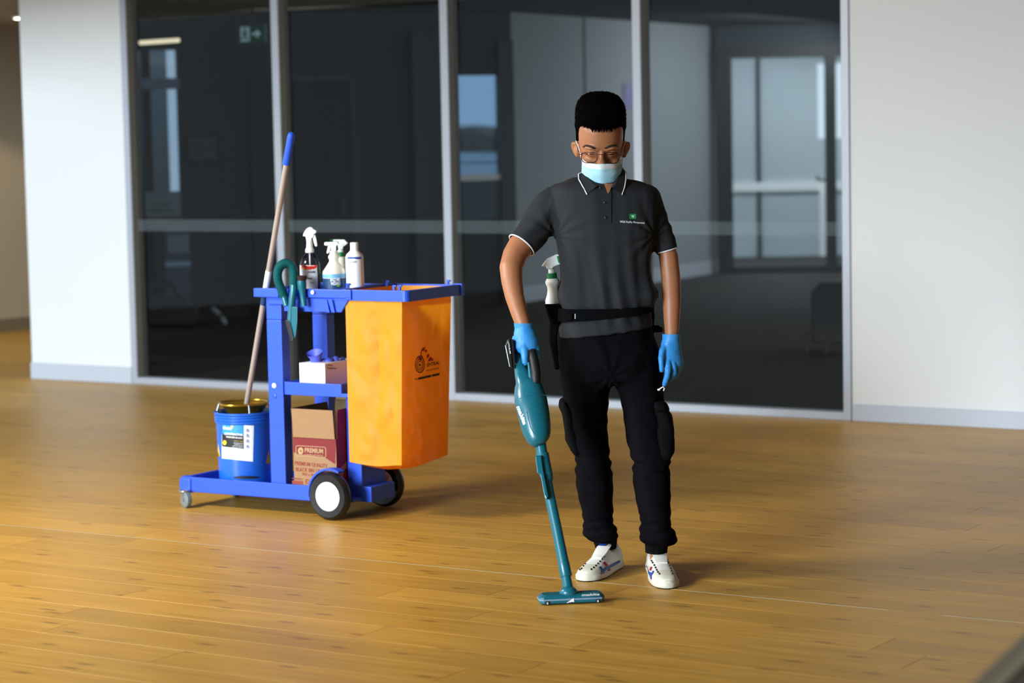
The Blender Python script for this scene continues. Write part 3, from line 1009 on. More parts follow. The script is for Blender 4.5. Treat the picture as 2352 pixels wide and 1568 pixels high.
# castors
for y in (.012, .345):
    c = cart(-.772, y, .0345)
    ax = (CDX * .38 + CDY * .92).normalized()
    fw_ = V((-ax.y, ax.x, 0))
    wl = MB().lathe(c, [(.012, -.013), (.028, -.013), (.0335, -.009), (.0345, 0), (.0335, .009), (.028, .013), (.012, .013)], 28, ax=ax)
    wo = wl.build('castor_wheel', 'castor', CB, smooth=True, label='grey castor wheel')
    MB().lathe(c, [(.006, -.017), (.006, .017)], 12, ax=ax).build('axle_pin', 'chrome', CB, parent=wo)
    fk = MB()
    for sgn in (-1, 1):
        o_ = ax * (.0155 * sgn)
        fk.prism([c + o_ + fw_ * a_ + V((0, 0, z)) for a_, z in ((-.010, -.006), (.010, -.006), (.030, .034), (-.006, .034))],
                 [c + o_ + ax * .003 + fw_ * a_ + V((0, 0, z)) for a_, z in ((-.010, -.006), (.010, -.006), (.030, .034), (-.006, .034))])
    fk.lathe(c + V((0, 0, .030)) + fw_ * .012, [(.024, 0), (.026, .004), (.026, .010), (.018, .013)], 20)
    fk.build('castor_fork', 'chrome', CB)

# ---------------------------------------------------------------- hanging refuse bag
BX0, BX1, BY0, BY1 = .062, .336, .04, .385
R = Root('refuse_bag', cart(.2, .2, .23), 'orange-yellow hanging refuse bag with a printed logo on the cart frame', 'bag')
def bagpt(s, z):
    """s in [0,4): near side, end side, far side, inner side"""
    t = (z - .24) / (.915 - .24)
    k = int(s) % 4; q = s - int(s)
    x0, x1, y0, y1 = BX0, BX1, BY0 - .012, BY1
    x1 -= .022 * (1 - t)
    y1 -= .02 * (1 - t)
    P = [(x0, y0), (x1, y0), (x1, y1), (x0, y1)]
    a, b_ = P[k], P[(k + 1) % 4]
    x, y = a[0] + (b_[0] - a[0]) * q, a[1] + (b_[1] - a[1]) * q
    nx, ny = [(0, -1), (1, 0), (0, 1), (-1, 0)][k]
    # pressed centre crease and slack
    cre = abs(q - .5)
    d = (-.012 * max(0, 1 - abs(q - .55) / .16) if k == 0 else -.016 * max(0, 1 - cre / .5)) * math.sin(math.pi * min(1, max(0, t * .9 + .1)))
    edge = min(q, 1 - q)
    e = min(1, edge / .08)
    nz = noise.noise(V((x * 9, y * 9, z * 6))) * .009 + abs(noise.noise(V((x * 16 + 5, y * 16, z * 11)))) * .016 - .006
    if k == 0: nz += .010 * max(0, 1 - abs((q - .55) - (z - .38) * 1.2) / .12) * max(0, 1 - abs(z - .40) / .14) - .008 * max(0, 1 - abs((q - .5) + (z - .40) * 1.6) / .2) * max(0, 1 - abs(z - .37) / .12)
    d += nz * e * min(1, (1 - t) * 4 + .1)
    return cart(x + nx * d, y + ny * d, z)
NS, NZ = 18, 44
mb = MB()
rings = []
for j in range(NZ + 1):
    z = .915 + (.238 - .915) * j / NZ
    rings.append([bagpt(k + i / NS, z + (-.012 * (1 - abs(2 * i / NS - 1)) * (j / NZ) ** 6 if k in (0, 1) else 0)) for k in range(4) for i in range(NS)])
mb.loft(rings, caps=False)
# sagging folded bottom
last = rings[-1]
mid = sum(last, V()) / len(last)
bot = [p + (mid - p) * .45 + V((0, 0, -.026)) for p in last]
bot2 = [p + (mid - p) * .9 + V((0, 0, -.03)) for p in last]
mb.loft([last, bot, bot2], caps=True)
bo = mb.build('bag_skin', 'bag', R, smooth=True, autosmooth=28)
BAGB = mb.bvh()
# cuff folded over the frame, seen inside the frame
cf = MB()
ci = lambda g, z: rrect(BX0 + .006 + g, BX1 - .010 - g, BY0 + .004 + g, BY1 - .008 - g, z, .01)
cf.loft([ci(0, .905), ci(0, .926), ci(.006, .927), ci(.012, .875)], caps=False)
cf.build('bag_cuff', 'bag', R, smooth=True)
# logo on the end face
S = s_bvh(BAGB, .0012, 9.5)
def ell(cx, cy, rx, ry, tilt=0, n=28):
    return [(cx + rx * math.cos(2 * math.pi * k / n), cy + ry * math.sin(2 * math.pi * k / n) - tilt * rx * math.cos(2 * math.pi * k / n)) for k in range(n)]
def ringdecal(mb, cx, cy, r0, r1, yscale, S, n=32):
    pts = []
    for r in (r0, r1):
        for k in range(n):
            a = 2 * math.pi * k / n
            px, py = cx + r * math.cos(a), cy + r * yscale * math.sin(a) * (1.12 if math.sin(a) < 0 else .92)
            pts.append(S(px, py))
    mb.add(pts, [(k, (k + 1) % n, n + (k + 1) % n, n + k) for k in range(n)])
lg = MB()
for r0, r1 in ((9.6, 11.4), (6.6, 8.2), (4.0, 5.2), (0.05, 2.0)):
    ringdecal(lg, 964, 838, r0, r1, 1.72, S)
text(lg, 'ENTRAL', (980, 842), (1009, 836), 8.5, S, bold=.03, slant=.1)
text(lg, 'aning Supplies', (980, 852), (1008, 846), 4.0, S, bold=.02)
decal(lg, [(960, 867), (1009, 856), (1009, 861), (960, 872)], S, 2)
for x in (952.5, 955, 957.5):
    decal(lg, [(x, 868.2), (x + 1.3, 868), (x + 1.3, 872.3), (x, 872.5)], S, 0)
lg.build('logo_print', 'orange_print', R)
lr = MB()
for poly in ([(970, 798), (977, 797), (973, 806), (968, 806)], [(978, 801), (981, 807), (977, 809), (974, 807)], [(983, 811), (986, 816), (981, 824), (979, 817)], [(988, 818), (997, 827), (982, 830), (983, 825)],
             [(964, 817), (966, 806), (970, 798), (972, 799), (968, 807), (967, 817)], [(959, 817), (971, 816), (965, 831)]):
    decal(lr, poly, s_bvh(BAGB, .0016, 9.5), 1)
lr.build('red_emblem', 'red_print', R)

# ---------------------------------------------------------------- bucket with wringer
bc = cart(-.586, .187, .0825)
R = Root('mop_bucket', bc, 'round blue mop bucket with a white label and brass wringer rim', 'bucket')
prof = [(.105, 0), (.111, .004), (.114, .03), (.119, .20), (.121, .268)]
for k in range(3):
    z = .272 + k * .012
    prof += [(.122, z), (.1265, z + .003), (.1265, z + .008), (.122, z + .011)]
prof += [(.128, .309), (.129, .318), (.122, .318), (.118, .30), (.112, .012)]
bk = MB().lathe(bc, prof, 56)
bk.build('bucket_shell', 'bucketblue', R, smooth=True)
BKB = bk.bvh()
S = s_bvh(BKB, .001, 9.9)
lb = MB(); decal(lb, [(510, 998), (559, 1003), (560, 976), (583, 977), (581, 1060), (510, 1052)], S, 4)
lb.build('label', 'paper', R, label='white paper label')
lb = MB(); decal(lb, [(512, 974), (560, 976), (560, 999), (512, 995)], s_bvh(BKB, .0016, 9.9), 4); lb.build('label_heading', 'logoblue', R)
S2 = s_bvh(BKB, .0020, 9.9); S3 = s_bvh(BKB, .0030, 9.9)
lb = MB(); decal(lb, [(511, 997), (559.5, 1001), (559.5, 1031), (511, 1025)], S2, 4); lb.build('label_black_field', 'ink', R)
lb = MB()
text(lb, 'Oates', (513, 985), (533, 986), 6.5, S3, bold=.05)
text(lb, 'CONTRACTOR', (516, 997.5), (558, 1000.5), 4.6, S3, bold=.04)
text(lb, 'WRINGER BUCKET', (520, 1004), (558, 1007.5), 3.2, S3, bold=.03)
for k, (x0, c) in enumerate(((537, 1), (539, 1), (535, 1), (533, 1))):
    text(lb, ('strong steel', 'heavy duty use', 'with bail handle', 'sixteen litre')[k], (x0, 1017 + 3.6 * k), (558, 1018.6 + 3.6 * k), 2.0, S3, bold=.01)
lb.build('label_lettering', 'paper', R)
lb = MB()
decal(lb, ell(517, 1016, 4.3, 5.6), S3, 0)
text(lb, 'mop & wring', (538, 1012.5), (558, 1014), 2.2, S3, bold=.01)
for a_ in range(5):
    t = a_ * 1.256
    decal(lb, ell(533.5 + 2.2 * math.cos(t), 979.5 + 2.4 * math.sin(t), 1.4, 1.5, n=8), S3, 0)
lb.build('yellow_marks', 'yellow', R)
lb = MB()
for k, y in enumerate((989, 1001, 1013.5, 1026)):
    decal(lb, [(564.5, y), (573, y + .5), (568.5, y - 6)], S2, 0)
    decal(lb, [(565, y + 1), (572, y + 1.5), (572, y + 3), (565, y + 2.5)], S2, 0)
lb.build('label_symbols', 'mauve', R)
lb = MB()
for k in range(6):
    decal(lb, [(514, 1031 + 3.2 * k), (553, 1035 + 3.2 * k), (553, 1035.9 + 3.2 * k), (514, 1031.9 + 3.2 * k)], S2, 1)
lb.build('small_print', 'greyprint', R)
for px, py, sgn in ((503, 1040, -1), (617, 1056, 1)):
    lb = MB(); decal(lb, [(px - 1, py - 22), (px + 7 * (1 if sgn > 0 else .4), py + 8), (px - 7 * (1 if sgn > 0 else .4), py + 8)], S, 1); lb.build('hazard_triangle', 'yellow', R)
lb = MB()
decal(lb, ell(566, 1096, 30, 3.6), s_bvh(BKB, .0012, 9.9), 0)
lb.build('foot_recess', 'ink', R)  # flat black oval low on the bucket
for px, py in ((594, 938), (501, 937)):
    p = S(px, py)
    dx = (p - bc); dx.z = 0; dx.normalize()
    MB().ball(p + dx * .002, .0058, 10, 6).build('rivet', 'chrome', R)
# wringer
wr = MB()
cz = bc + V((0, 0, .350))
outer = []
for k in range(24):
    a = 2 * math.pi * k / 24
    rr_ = .108 + .006 * math.cos(4 * a)
    outer.append(cz + CDX * rr_ * math.cos(a) + CDY * rr_ * math.sin(a))
wr.tube(outer + [outer[0]], .0055, 8, caps=False)
inner = [cz + (p - cz) * .93 + V((0, 0, -.006)) for p in outer]
inn2 = [cz + (p - cz) * .55 + V((0, 0, -.06)) for p in outer]
wr.loft([inner, inn2], caps=False)
wr.build('wringer_basket', 'brass', R, smooth=True)
for a in (205, 318, 60, 140):
    t = math.radians(a)
    p = cz + CDX * .107 * math.cos(t) + CDY * .107 * math.sin(t)
    q = bc + CDX * .119 * math.cos(t) + CDY * .119 * math.sin(t) + V((0, 0, .312))
    MB().tube([p, (p + q) / 2 + (p - q) * .1, q], .0035, 8).build('wringer_leg', 'chrome', R)
# ---------------------------------------------------------------- mop
m0 = cart(*cnear(566, 932, .18)); m1 = cart(*cnear(670, 304, -.10))
R = Root('mop', m0, 'long mop with a pale metal handle and blue grip standing in the bucket', 'mop')
md = m1 - m0
ML = md.length
mdn = md.normalized()
def mp_(t): return m0 + md * t
MB().tube([mp_(-.12), mp_(.90)], .0115, 16).build('handle', 'steel', R, smooth=True)
g = MB().tube([mp_(.89), mp_(.90), mp_(.93), mp_(.95), mp_(.985), mp_(.996), mp_(1.0)], [.0155, .0165, .0155, .0148, .0150, .012, .005], 18)
g.build('hand_grip', 'mopblue', R, smooth=True)
MB().tube([mp_(.425), mp_(.43), mp_(.505), mp_(.51)], [.0118, .0127, .0127, .0118], 16).build('white_sleeve', 'hub', R, smooth=True)
MB().tube([mp_(.385), mp_(.424)], .0124, 16).build('black_sleeve', 'navy', R, smooth=True)
hd = MB().tube([mp_(-.12), mp_(-.20)], [.02, .045], 12)
hd.build('mop_head', 'hubback', R)

# ---------------------------------------------------------------- bin liner carton
R = Root('bin_liner_carton', cart(-.13, .2, .083), 'open cardboard carton of bin liners with a dark red printed band', 'box')
bx0, bx1, by0, by1, bz0, bz1 = -.236, -.022, .055, .34, .0835, .322
def hollow(x0, x1, y0, y1, z0, z1, t=.003):
    mb = MB()
    mb.box(cart, x0, x1, y0, y0 + t, z0, z1).box(cart, x0, x1, y1 - t, y1, z0, z1).box(cart, x0, x0 + t, y0 + t, y1 - t, z0, z1).box(cart, x1 - t, x1, y0 + t, y1 - t, z0, z1).box(cart, x0 + t, x1 - t, y0 + t, y1 - t, z0, z0 + t)
    return mb
hollow(bx0, bx1, by0, by1, bz0, bz1).build('carton_walls', 'kraft', R)
def flap(a, b_, c, d, name, m='kraft'):
    n = (b_ - a).cross(d - a).normalized() * .0015
    MB().hexa([p - n for p in (a, b_, c, d)] + [p + n for p in (a, b_, c, d)]).build(name, m, R)
e = .004
flap(cart(bx0 + .003, by0 - e, bz1), cart(bx1 - .002, by0 - e, bz1), cart(bx1 - .004, by0 - .012, bz1 + .118), cart(bx0 + .006, by0 - .012, bz1 + .118), 'front_flap')
flap(cart(bx1 + .001, by0 + .005, bz1 - .002), cart(bx1 + .001, by1 - .005, bz1), cart(bx1 + .004, by1 - .015, bz1 + .125), cart(bx1 + .004, by0 + .008, bz1 + .118), 'side_flap', 'boxred')
flap(cart(bx0, by0 + .006, bz1), cart(bx0, by1 - .006, bz1), cart(bx0 - .022, by1 - .015, bz1 + .115), cart(bx0 - .022, by0 + .02, bz1 + .115), 'side_flap', 'kraftdark')
flap(cart(bx0, by1, bz1), cart(bx1, by1, bz1), cart(bx1 - .004, by1 + .012, bz1 + .125), cart(bx0 + .004, by1 + .012, bz1 + .125), 'back_flap', 'kraftdark')
Pf = cart(0, by0, 0)
S = s_plane(Pf, CDY, .0006); S2 = s_plane(Pf, CDY, .0012); S3 = s_plane(Pf, CDY, .0018)
def fx(x, z): return proj(cart(x, by0, z))
pr = MB()
def cz_(x, y): return onplane(x, y, Pf, CDY)
rb_ = MB()
tl, tr = fx(bx0, bz1 - .001), fx(bx1, bz1 - .001)
decal(rb_, [tl, tr, (770, 1066), (747, 1051), (680, 1041), (tl[0] + .5, 1038)], S, 1)
decal(rb_, [], S, 0) if False else None
rb_.build('red_print_band', 'boxred', R)
tp = MB()
def outline(mb, x0, y0, x1, y1, wd, S, r=5):
    """rounded outline, sheared with the face"""
    sh = (tr[1] - tl[1]) / (tr[0] - tl[0])
    def rr2(g):
        o = []
        for cx, cy, a0 in ((x1 - r, y1 - r, 0), (x0 + r, y1 - r, 90), (x0 + r, y0 + r, 180), (x1 - r, y0 + r, 270)):
            for k in range(5):
                a = math.radians(a0 + 22.5 * k)
                X, Y = cx + (r - g) * math.cos(a), cy + (r - g) * math.sin(a)
                o.append(S(X, Y + (X - x0) * sh))
        return o
    A, B = rr2(0), rr2(wd)
    n = len(A)
    mb.add(A + B, [(i, (i + 1) % n, n + (i + 1) % n, n + i) for i in range(n)])
outline(tp, 679, 1022, 749, 1047, 1.4, S2)
text(tp, 'PREMIUM', (700, 1038), (742, 1041), 10, S2, bold=.03)
text(tp, 'GARBAGE BAGS', (700, 1045.5), (742, 1048), 3.6, S2)
decal(tp, ell(690.5, 1035, 6.3, 8), S2, 0)
tp.build('tan_lettering', 'boxtan', R)
tx = MB()
text(tx, 'PREMIUM QUALITY', (677, 1067), (752, 1074), 8.5, S2, bold=.02)
text(tx, 'BLACK BIN LINERS', (679, 1081), (752, 1087), 8.5, S2, bold=.02)
text(tx, '850 x 850mm', (694, 1091), (738, 1095), 6, S2)
text(tx, 'EXTRA', (701, 1110), (740, 1113), 10, S2, bold=.03)
text(tx, 'PERFORATED', (671, 1100), (695, 1102), 3.5, S2)
text(tx, '+', (687.5, 1038.5), (693.5, 1039), 7, S3, bold=.03)
decal(tx, [(671, 1103), (696, 1104.5), (696, 1112), (671, 1111)], S2, 0)
tx.build('red_lettering', 'boxtext', R)
# side face print
Ps = cart(bx1, 0, 0)
Ss = s_plane(Ps, CDX, .0006); Ss2 = s_plane(Ps, CDX, .0012)
def sxp(y, z): return proj(cart(bx1, y, z))
sd = MB()
decal(sd, [sxp(by0, bz1), sxp(by1, bz1), sxp(by1, bz1 - .03), sxp((by0 + by1) / 2, bz1 - .06), sxp(by0, bz1 - .135)], Ss, 1)
c = sxp(by0 + .07, .17)
decal(sd, ell(c[0], c[1], 8, 14), Ss, 0)
sd.build('side_red_print', 'boxred', R)
# ---------------------------------------------------------------- glove box
R = Root('glove_box', cart(-.11, .15, .508), 'white box of disposable gloves on the middle shelf of the cart', 'box')
gx0, gx1, gy0, gy1, gz0, gz1 = -.197, -.072, .075, .30, .5085, .628
gx0, gx1 = cnear(688, 872, .075)[0], cnear(747, 872, .075)[0]
gz1 = cnear(692, 833, .075)[2]
MB().box(cart, gx0, gx1, gy0, gy1, gz0, gz1).build('carton', 'paper', R, bevel=.002)
S = s_plane(cart(0, gy0, 0), CDY, .0006)
tx = MB()
text(tx, 'NITRILE', (699, 841), (713, 842), 2.6, S)
text(tx, 'GLOVES', (699, 845), (716, 846), 2.6, S)
text(tx, 'Latex free', (699, 868), (722, 870), 2.2, S)
text(tx, '100', (734, 872.5), (742, 873), 3, S)
S_ = s_plane(cart(gx1, 0, 0), CDX, .0006)
text(tx, 'NITRILE', (752, 840), (764, 840.5), 3, S_, bold=.02)
text(tx, 'EXAMINATION', (752, 846.5), (773, 847.5), 3, S_, bold=.02)
tx.build('box_lettering', 'ink', R)
gl = MB()
def cuffring(c, rx, ry, n=14, tilt=0):
    return [c + CDX * rx * math.cos(2 * math.pi * k / n) + CDY * ry * math.sin(2 * math.pi * k / n) + V((0, 0, tilt * math.sin(2 * math.pi * k / n))) for k in range(n)]
c0 = cart(gx0 + .045, gy0 + .055, gz1)
gl.loft([cuffring(c0, .022, .02), cuffring(c0 + V((0, 0, .016)), .026, .022, tilt=.006), cuffring(c0 + V((-.004, 0, .034)), .035, .026, tilt=.012), cuffring(c0 + V((-.006, 0, .038)), .036, .027, tilt=.014), cuffring(c0 + V((-.004, 0, .03)), .03, .021, tilt=.01), cuffring(c0 + V((0, 0, .010)), .018, .014)])
for k, (dx, dy, r1, r2) in enumerate(((.062, .08, .018, .012), (.085, .09, .020, .015), (.098, .12, .016, .020), (.075, .12, .02, .010), (.104, .16, .012, .012))):
    gl.ball(cart(gx0 + dx, gy0 + dy, gz1 + .001), (r1, .016, r2), 10, 6)
gl.build('pulled_glove', 'glovedark', R, smooth=True, label='violet-blue glove sticking out of the box')

# ---------------------------------------------------------------- bottles on the top shelf
ZS = .879
def on_top(px, y):
    q = cnear(px, 640, y)
    return cart(q[0], y, ZS), q[0]
def height_at(px, py, y): return cnear(px, py, y)[2] - ZS
IMR = V((1, 0, 0))
def trigger(mb, base, h, face, s=1.0, kind=0, tilt=0):
    """spray head, nozzle toward `face`; base at the collar top"""
    f = V(face).normalized(); sd_ = V((-f.y, f.x, 0))
    def P(a, b_, z): return base + f * a * s + sd_ * b_ * s + V((0, 0, z * s))
    if kind == 0:     # rounded shroud
        out = [(-.012, 0), (.010, 0), (.012, .025), (.020, .028), (.026, .047), (.034, .049), (.037, .056), (.036, .064), (.026, .068), (.016, .079), (.004, .082), (-.012, .074), (-.024, .058), (-.032, .036), (-.018, .034)]
    else:             # flat square head
        out = [(-.012, 0), (.012, 0), (.013, .024), (.022, .030), (.040, .030), (.046, .033), (.046, .044), (.040, .048), (-.022, .047), (-.026, .036), (-.014, .028)]
    def sec(b_, k): return [P(a * (1 if True else 1), b_, z * 1) for a, z in out]
    mb.prism(sec(-.011, 1), sec(.011, 1))
    if kind == 0: tg = [(.018, .040), (.030, .044), (.036, .02), (.040, -.014), (.034, -.020), (.027, -.012), (.020, .012)]
    else: tg = [(.014, .026), (.028, .030), (.031, .012), (.036, -.006), (.033, -.012), (.026, -.008), (.018, .006)]
    mb.prism([P(a, -.006, z) for a, z in tg], [P(a, .006, z) for a, z in tg])
    return mb
# clear spray bottle with a red label
b0, x_ = on_top(713, .10)
R = Root('spray_bottle', b0, 'clear spray bottle with a red and white label and white trigger on the cart', 'bottle')
r = .0415
hz = lambda py: height_at(713, py, .10)
bt = MB().lathe(b0, [(r * .95, 0), (r, .004), (r, hz(610)), (r * .92, hz(600)), (r * .72, hz(590)), (r * .45, hz(583)), (.014, hz(579)), (.014, hz(570))], 32)
bt.build('bottle_body', 'clear', R, smooth=True)
MT['liquid'] = glass_mat('clear_liquid', (.93, .93, .95), 1.1)
MB().tube([b0 + V((0, 0, .01)), b0 + V((0, 0, hz(575)))], .003, 8).build('dip_tube', 'whitep', R)
lbz = [(r + .0008, hz(668)), (r + .0008, hz(607))]
def patch(b0, r, z0, z1, a0, a1, face, n=16):
    fv = V(face).normalized(); sv = V((-fv.y, fv.x, 0))
    vs = []
    for k in range(n + 1):
        a = math.radians(a0 + (a1 - a0) * k / n)
        d = fv * math.cos(a) + sv * math.sin(a)
        vs += [b0 + d * r + V((0, 0, z0)), b0 + d * r + V((0, 0, z1))]
    m = MB().add(vs, [(2 * k, 2 * k + 2, 2 * k + 3, 2 * k + 1) for k in range(n)])
    return m
toc = V((0, -1, 0)) * .97 + V((.12, 0, 0))
lc_ = patch(b0, r + .0006, .012, hz(608), -62, 78, -CDY * .75 + V((-.2, -.3, 0)))
lc_.build('label', 'paper', R)
B1 = lc_.bvh()
S = s_bvh(B1, .0006, 9.5); S2 = s_bvh(B1, .0011, 9.5)
rl_ = MB(); decal(rl_, [(692, 608.5), (729, 608.5), (728, 613), (722, 617), (712, 619), (702, 618), (694, 614)], S2, 2); rl_.build('red_band', 'redlabel', R)
yl = MB(); decal(yl, [(691.5, 613), (700, 617), (712, 619.3), (708, 620.5), (698, 618.5), (691.5, 616)], S, 1); yl.build('yellow_band', 'yellow', R)
tx = MB(); text(tx, 'AGAR', (706, 626.5), (725, 626.5), 4.6, S, bold=.04); text(tx, 'Deo', (702, 641), (717, 641), 5, S, bold=.03); text(tx, 'Net 1L', (714, 650), (725, 650), 2.6, S)
tx.build('label_lettering', 'ink', R)
c_ = MB().lathe(b0 + V((0, 0, hz(580))), [(.0175, 0), (.0175, .012), (.013, .022), (.0115, .048)], 20)
trigger(c_, b0 + V((0, 0, hz(558))), 0, V((1, -.05, 0)), .80 * 1.0, 0)
c_.build('trigger_head', 'whitep', R, bevel=.002)
# blue-label spray bottle
b0, x_ = on_top(768, .13)
R = Root('spray_bottle', b0, 'white spray bottle with a blue label, trigger pointing left, on the cart', 'bottle')
hz = lambda py: height_at(768, py, .13)
r = .047
pf = [(r * .96, 0), (r, .004), (r, hz(628)), (r * .97, hz(622)), (r * .62, hz(609)), (r * .42, hz(601)), (.0185, hz(596)), (.0225, hz(592)), (.0225, hz(588)), (.017, hz(584)), (.016, hz(576))]
MB().lathe(b0, pf, 32).build('bottle_body', 'cream', R, smooth=True)
fc = V((.0, -1, 0)) - CDY * .3
lp = patch(b0, r + .0006, .006, hz(638), -88, 88, fc); lp.build('navy_label', 'navy', R); B1 = lp.bvh()
patch(b0, r + .0009, hz(637), hz(628), -88, 88, fc).build('light_band', 'sky', R)
S = s_bvh(B1, .0008, 9.5)
tx = MB(); text(tx, 'ENZYME', (759, 646), (781, 645), 7, S, bold=.03); text(tx, 'WIZARD', (760, 654.5), (782, 654), 7, S, bold=.03); tx.build('label_lettering', 'paper', R)
tx = MB(); decal(tx, ell(777, 656, 4, 2.6), s_bvh(B1, .0012, 9.5), 0); tx.build('label_spot', 'lime', R)
c_ = MB().lathe(b0 + V((0, 0, hz(590))), [(.0165, 0), (.0165, .010), (.0135, .02)], 20)
trigger(c_, b0 + V((0, 0, hz(577))), 0, V((-1, -.05, 0)), .80, 1)
c_.build('trigger_head', 'whitep', R, bevel=.002)
# green-collared bottle behind it
b0, x_ = on_top(784, .235)
R = Root('spray_bottle', b0, 'milky spray bottle with a green collar standing behind the others on the cart', 'bottle')
hz = lambda py: height_at(784, py, .235)
r = .041
pf = [(r, 0), (r, hz(630)), (r * .9, hz(622)), (r * .58, hz(610)), (.021, hz(604)), (.0225, hz(596)), (.021, hz(591)), (.014, hz(588)), (.014, hz(580))]
MB().lathe(b0, pf, 28).build('bottle_body', 'cream', R, smooth=True)
patch(b0, r + .0006, .004, hz(626), -80, 88, V((.2, -1, 0))).build('green_label', 'lime', R)
MB().lathe(b0 + V((0, 0, hz(589))), [(.0165, 0), (.0165, .018)], 20).build('collar', 'green', R, label='green screw collar')
c_ = MB().lathe(b0 + V((0, 0, hz(579))), [(.013, 0), (.011, .012)], 16)
f = V((1, 0, 0))
out = [(-.010, .0), (.012, 0), (.014, .012), (.022, .016), (.034, .026), (.037, .029), (.026, .040), (.020, .046), (-.034, .048), (-.036, .036), (-.016, .034)]
c_.prism([b0 + f * a * .85 + V((0, -.010, hz(572) + z * .85)) for a, z in out], [b0 + f * a * .85 + V((0, .010, hz(572) + z * .85)) for a, z in out])
c_.build('trigger_head', 'whitep', R, bevel=.002)
MB().tube([b0 + V((-.030, 0, hz(572) + .033)), b0 + V((-.043, 0, hz(572) + .033))], .0075, 12).build('nozzle', 'green', R)
MB().ball(b0 + V((-.014, -.010, hz(572) + .026)), (.008, .003, .006), 10, 6).build('side_button', 'green', R)
# white flip-top bottle
b0, x_ = on_top(815.5, .17)
R = Root('cleaner_bottle', b0, 'plain white capped bottle with a dark blue label stripe on the cart', 'bottle')
hz = lambda py: height_at(815.5, py, .17)
r = .0365
MB().lathe(b0, [(r * 1.02, 0), (r * 1.04, .004), (r * 1.0, hz(620)), (r * .97, hz(588)), (r * .9, hz(584)), (r * .5, hz(576)), (.0165, hz(574))], 32).build('bottle_body', 'whitep', R, smooth=True)
MB().lathe(b0 + V((0, 0, hz(575))), [(.0163, 0), (.0163, hz(558) - hz(575)), (.014, hz(556.5) - hz(575))], 24).build('cap', 'hub', R, smooth=True)
fc = V((-.15, -1, 0)) - CDY * .2
lp = patch(b0, r + .0012, .012, hz(588.5), -60, 60, fc); lp.build('label', 'paper', R); B1 = lp.bvh()
S = s_bvh(B1, .0016, 9.6); S2 = s_bvh(B1, .0016, 9.6)
tx = MB(); decal(tx, [(798.5, 590), (829.5, 588.8), (829, 594.5), (820, 595), (812, 593.5), (804, 594.5), (798.5, 594)], S, 2); tx.build('blue_band', 'royal', R)
tx = MB(); text(tx, 'AGAR', (800, 603.5), (819.5, 603), 4.6, S, bold=.03); text(tx, 'Sani-T', (799.5, 613.5), (811, 613.5), 2.6, S)
for k in range(8):
    decal(tx, [(799, 622 + 4.1 * k), (811 + 14 * ((k * 7) % 3 != 1), 622 + 4.1 * k), (811 + 14 * ((k * 7) % 3 != 1), 622.5 + 4.1 * k), (799, 622.5 + 4.1 * k)], S, 1)
tx.build('label_lettering', 'greyprint', R)

# ---------------------------------------------------------------- hose and brush clipped to the strip
R = Root('vacuum_hose', cart(*cnear(668, 668, -.01)), 'dark teal corrugated hose looped over the cart clips with a crevice nozzle', 'hose')
def hp(px, py, y): return cart(*cnear(px, py, y))
path = [(652, 682), (648, 670), (643, 657), (638, 643), (637, 625), (642, 612), (652, 604), (664, 604), (672, 612), (675, 626), (675, 640), (675, 652)]
dn_ = []
for i in range(len(path) - 1):
    for k in range(9):
        t = k / 9
        dn_.append((path[i][0] + (path[i + 1][0] - path[i][0]) * t, path[i][1] + (path[i + 1][1] - path[i][1]) * t))
dn_.append(path[-1])
for _ in range(14):
    dn_ = [dn_[0]] + [((dn_[i - 1][0] + dn_[i + 1][0]) / 2, (dn_[i - 1][1] + dn_[i + 1][1]) / 2) for i in range(1, len(dn_) - 1)] + [dn_[-1]]
rad = [(.0163 if i % 2 else .0195) for i in range(len(dn_))]
MB().tube([hp(x, y, -.004 - .01 * math.sin(3.1 * i / len(dn_))) for i, (x, y) in enumerate(dn_)], rad, 18, side=CDY).build('corrugated_hose', 'tealdark', R, smooth=True, autosmooth=20)
MB().tube([hp(652, 680, -.006), hp(658, 702, -.008)], [.0145, .0125], 14).build('hose_cuff', 'teal', R, smooth=True)
MB().tube([hp(675, 650, -.004), hp(674, 668, -.008), hp(671, 690, -.012), hp(669, 712, -.012), hp(668, 735, -.012)], [.0165, .0155, .0145, .0135, .0145], 16).build('straight_tube', 'teal', R, smooth=True)
nz_ = MB()
A_ = [hp(x, y, -.022) for x, y in ((662, 704), (683, 704), (683, 740), (680, 768), (675, 785), (668, 762), (660, 736))]
B_ = [hp(x, y, .012) for x, y in ((662, 704), (683, 704), (683, 740), (680, 768), (675, 785), (668, 762), (660, 736))]
nz_.prism(A_, B_).build('nozzle', 'teal', R, bevel=.003)
A_ = [hp(x, y, -.028) for x, y in ((654, 735), (660, 733), (666, 740), (675, 778), (673, 785), (667, 784), (656, 745))]
B_ = [hp(x, y, .014) for x, y in ((654, 735), (660, 733), (666, 740), (675, 778), (673, 785), (667, 784), (656, 745))]
MB().prism(A_, B_).build('nozzle_mouth', 'black', R, bevel=.003)
R = Root('dusting_brush', cart(*cnear(694, 670, -.005)), 'small teal round brush with brown bristles clipped beside the hose', 'brush')
MB().tube([hp(693, 644, -.006), hp(693, 650, -.006), hp(694, 662, -.006), hp(695, 672, -.006), hp(697, 688, -.006), hp(699, 703, -.006)], [.018, .0185, .0165, .0125, .012, .0115], 18).build('brush_body', 'teal', R, smooth=True)
br = MB().tube([hp(693, 645, -.006), hp(694, 634, -.006)], [.0165, .0195], 18)
rb2 = random.Random(5)
c0 = hp(694, 635, -.006)
for k in range(70):
    a, q = rb2.uniform(0, 6.28), .018 * math.sqrt(rb2.random())
    p = c0 + CDX * q * math.cos(a) + CDY * q * math.sin(a) + V((0, 0, -.008))
    br.tube([p, p + V((0, 0, .012))], [.0012, .0006], 4)
br.build('bristles', 'bristle', R)
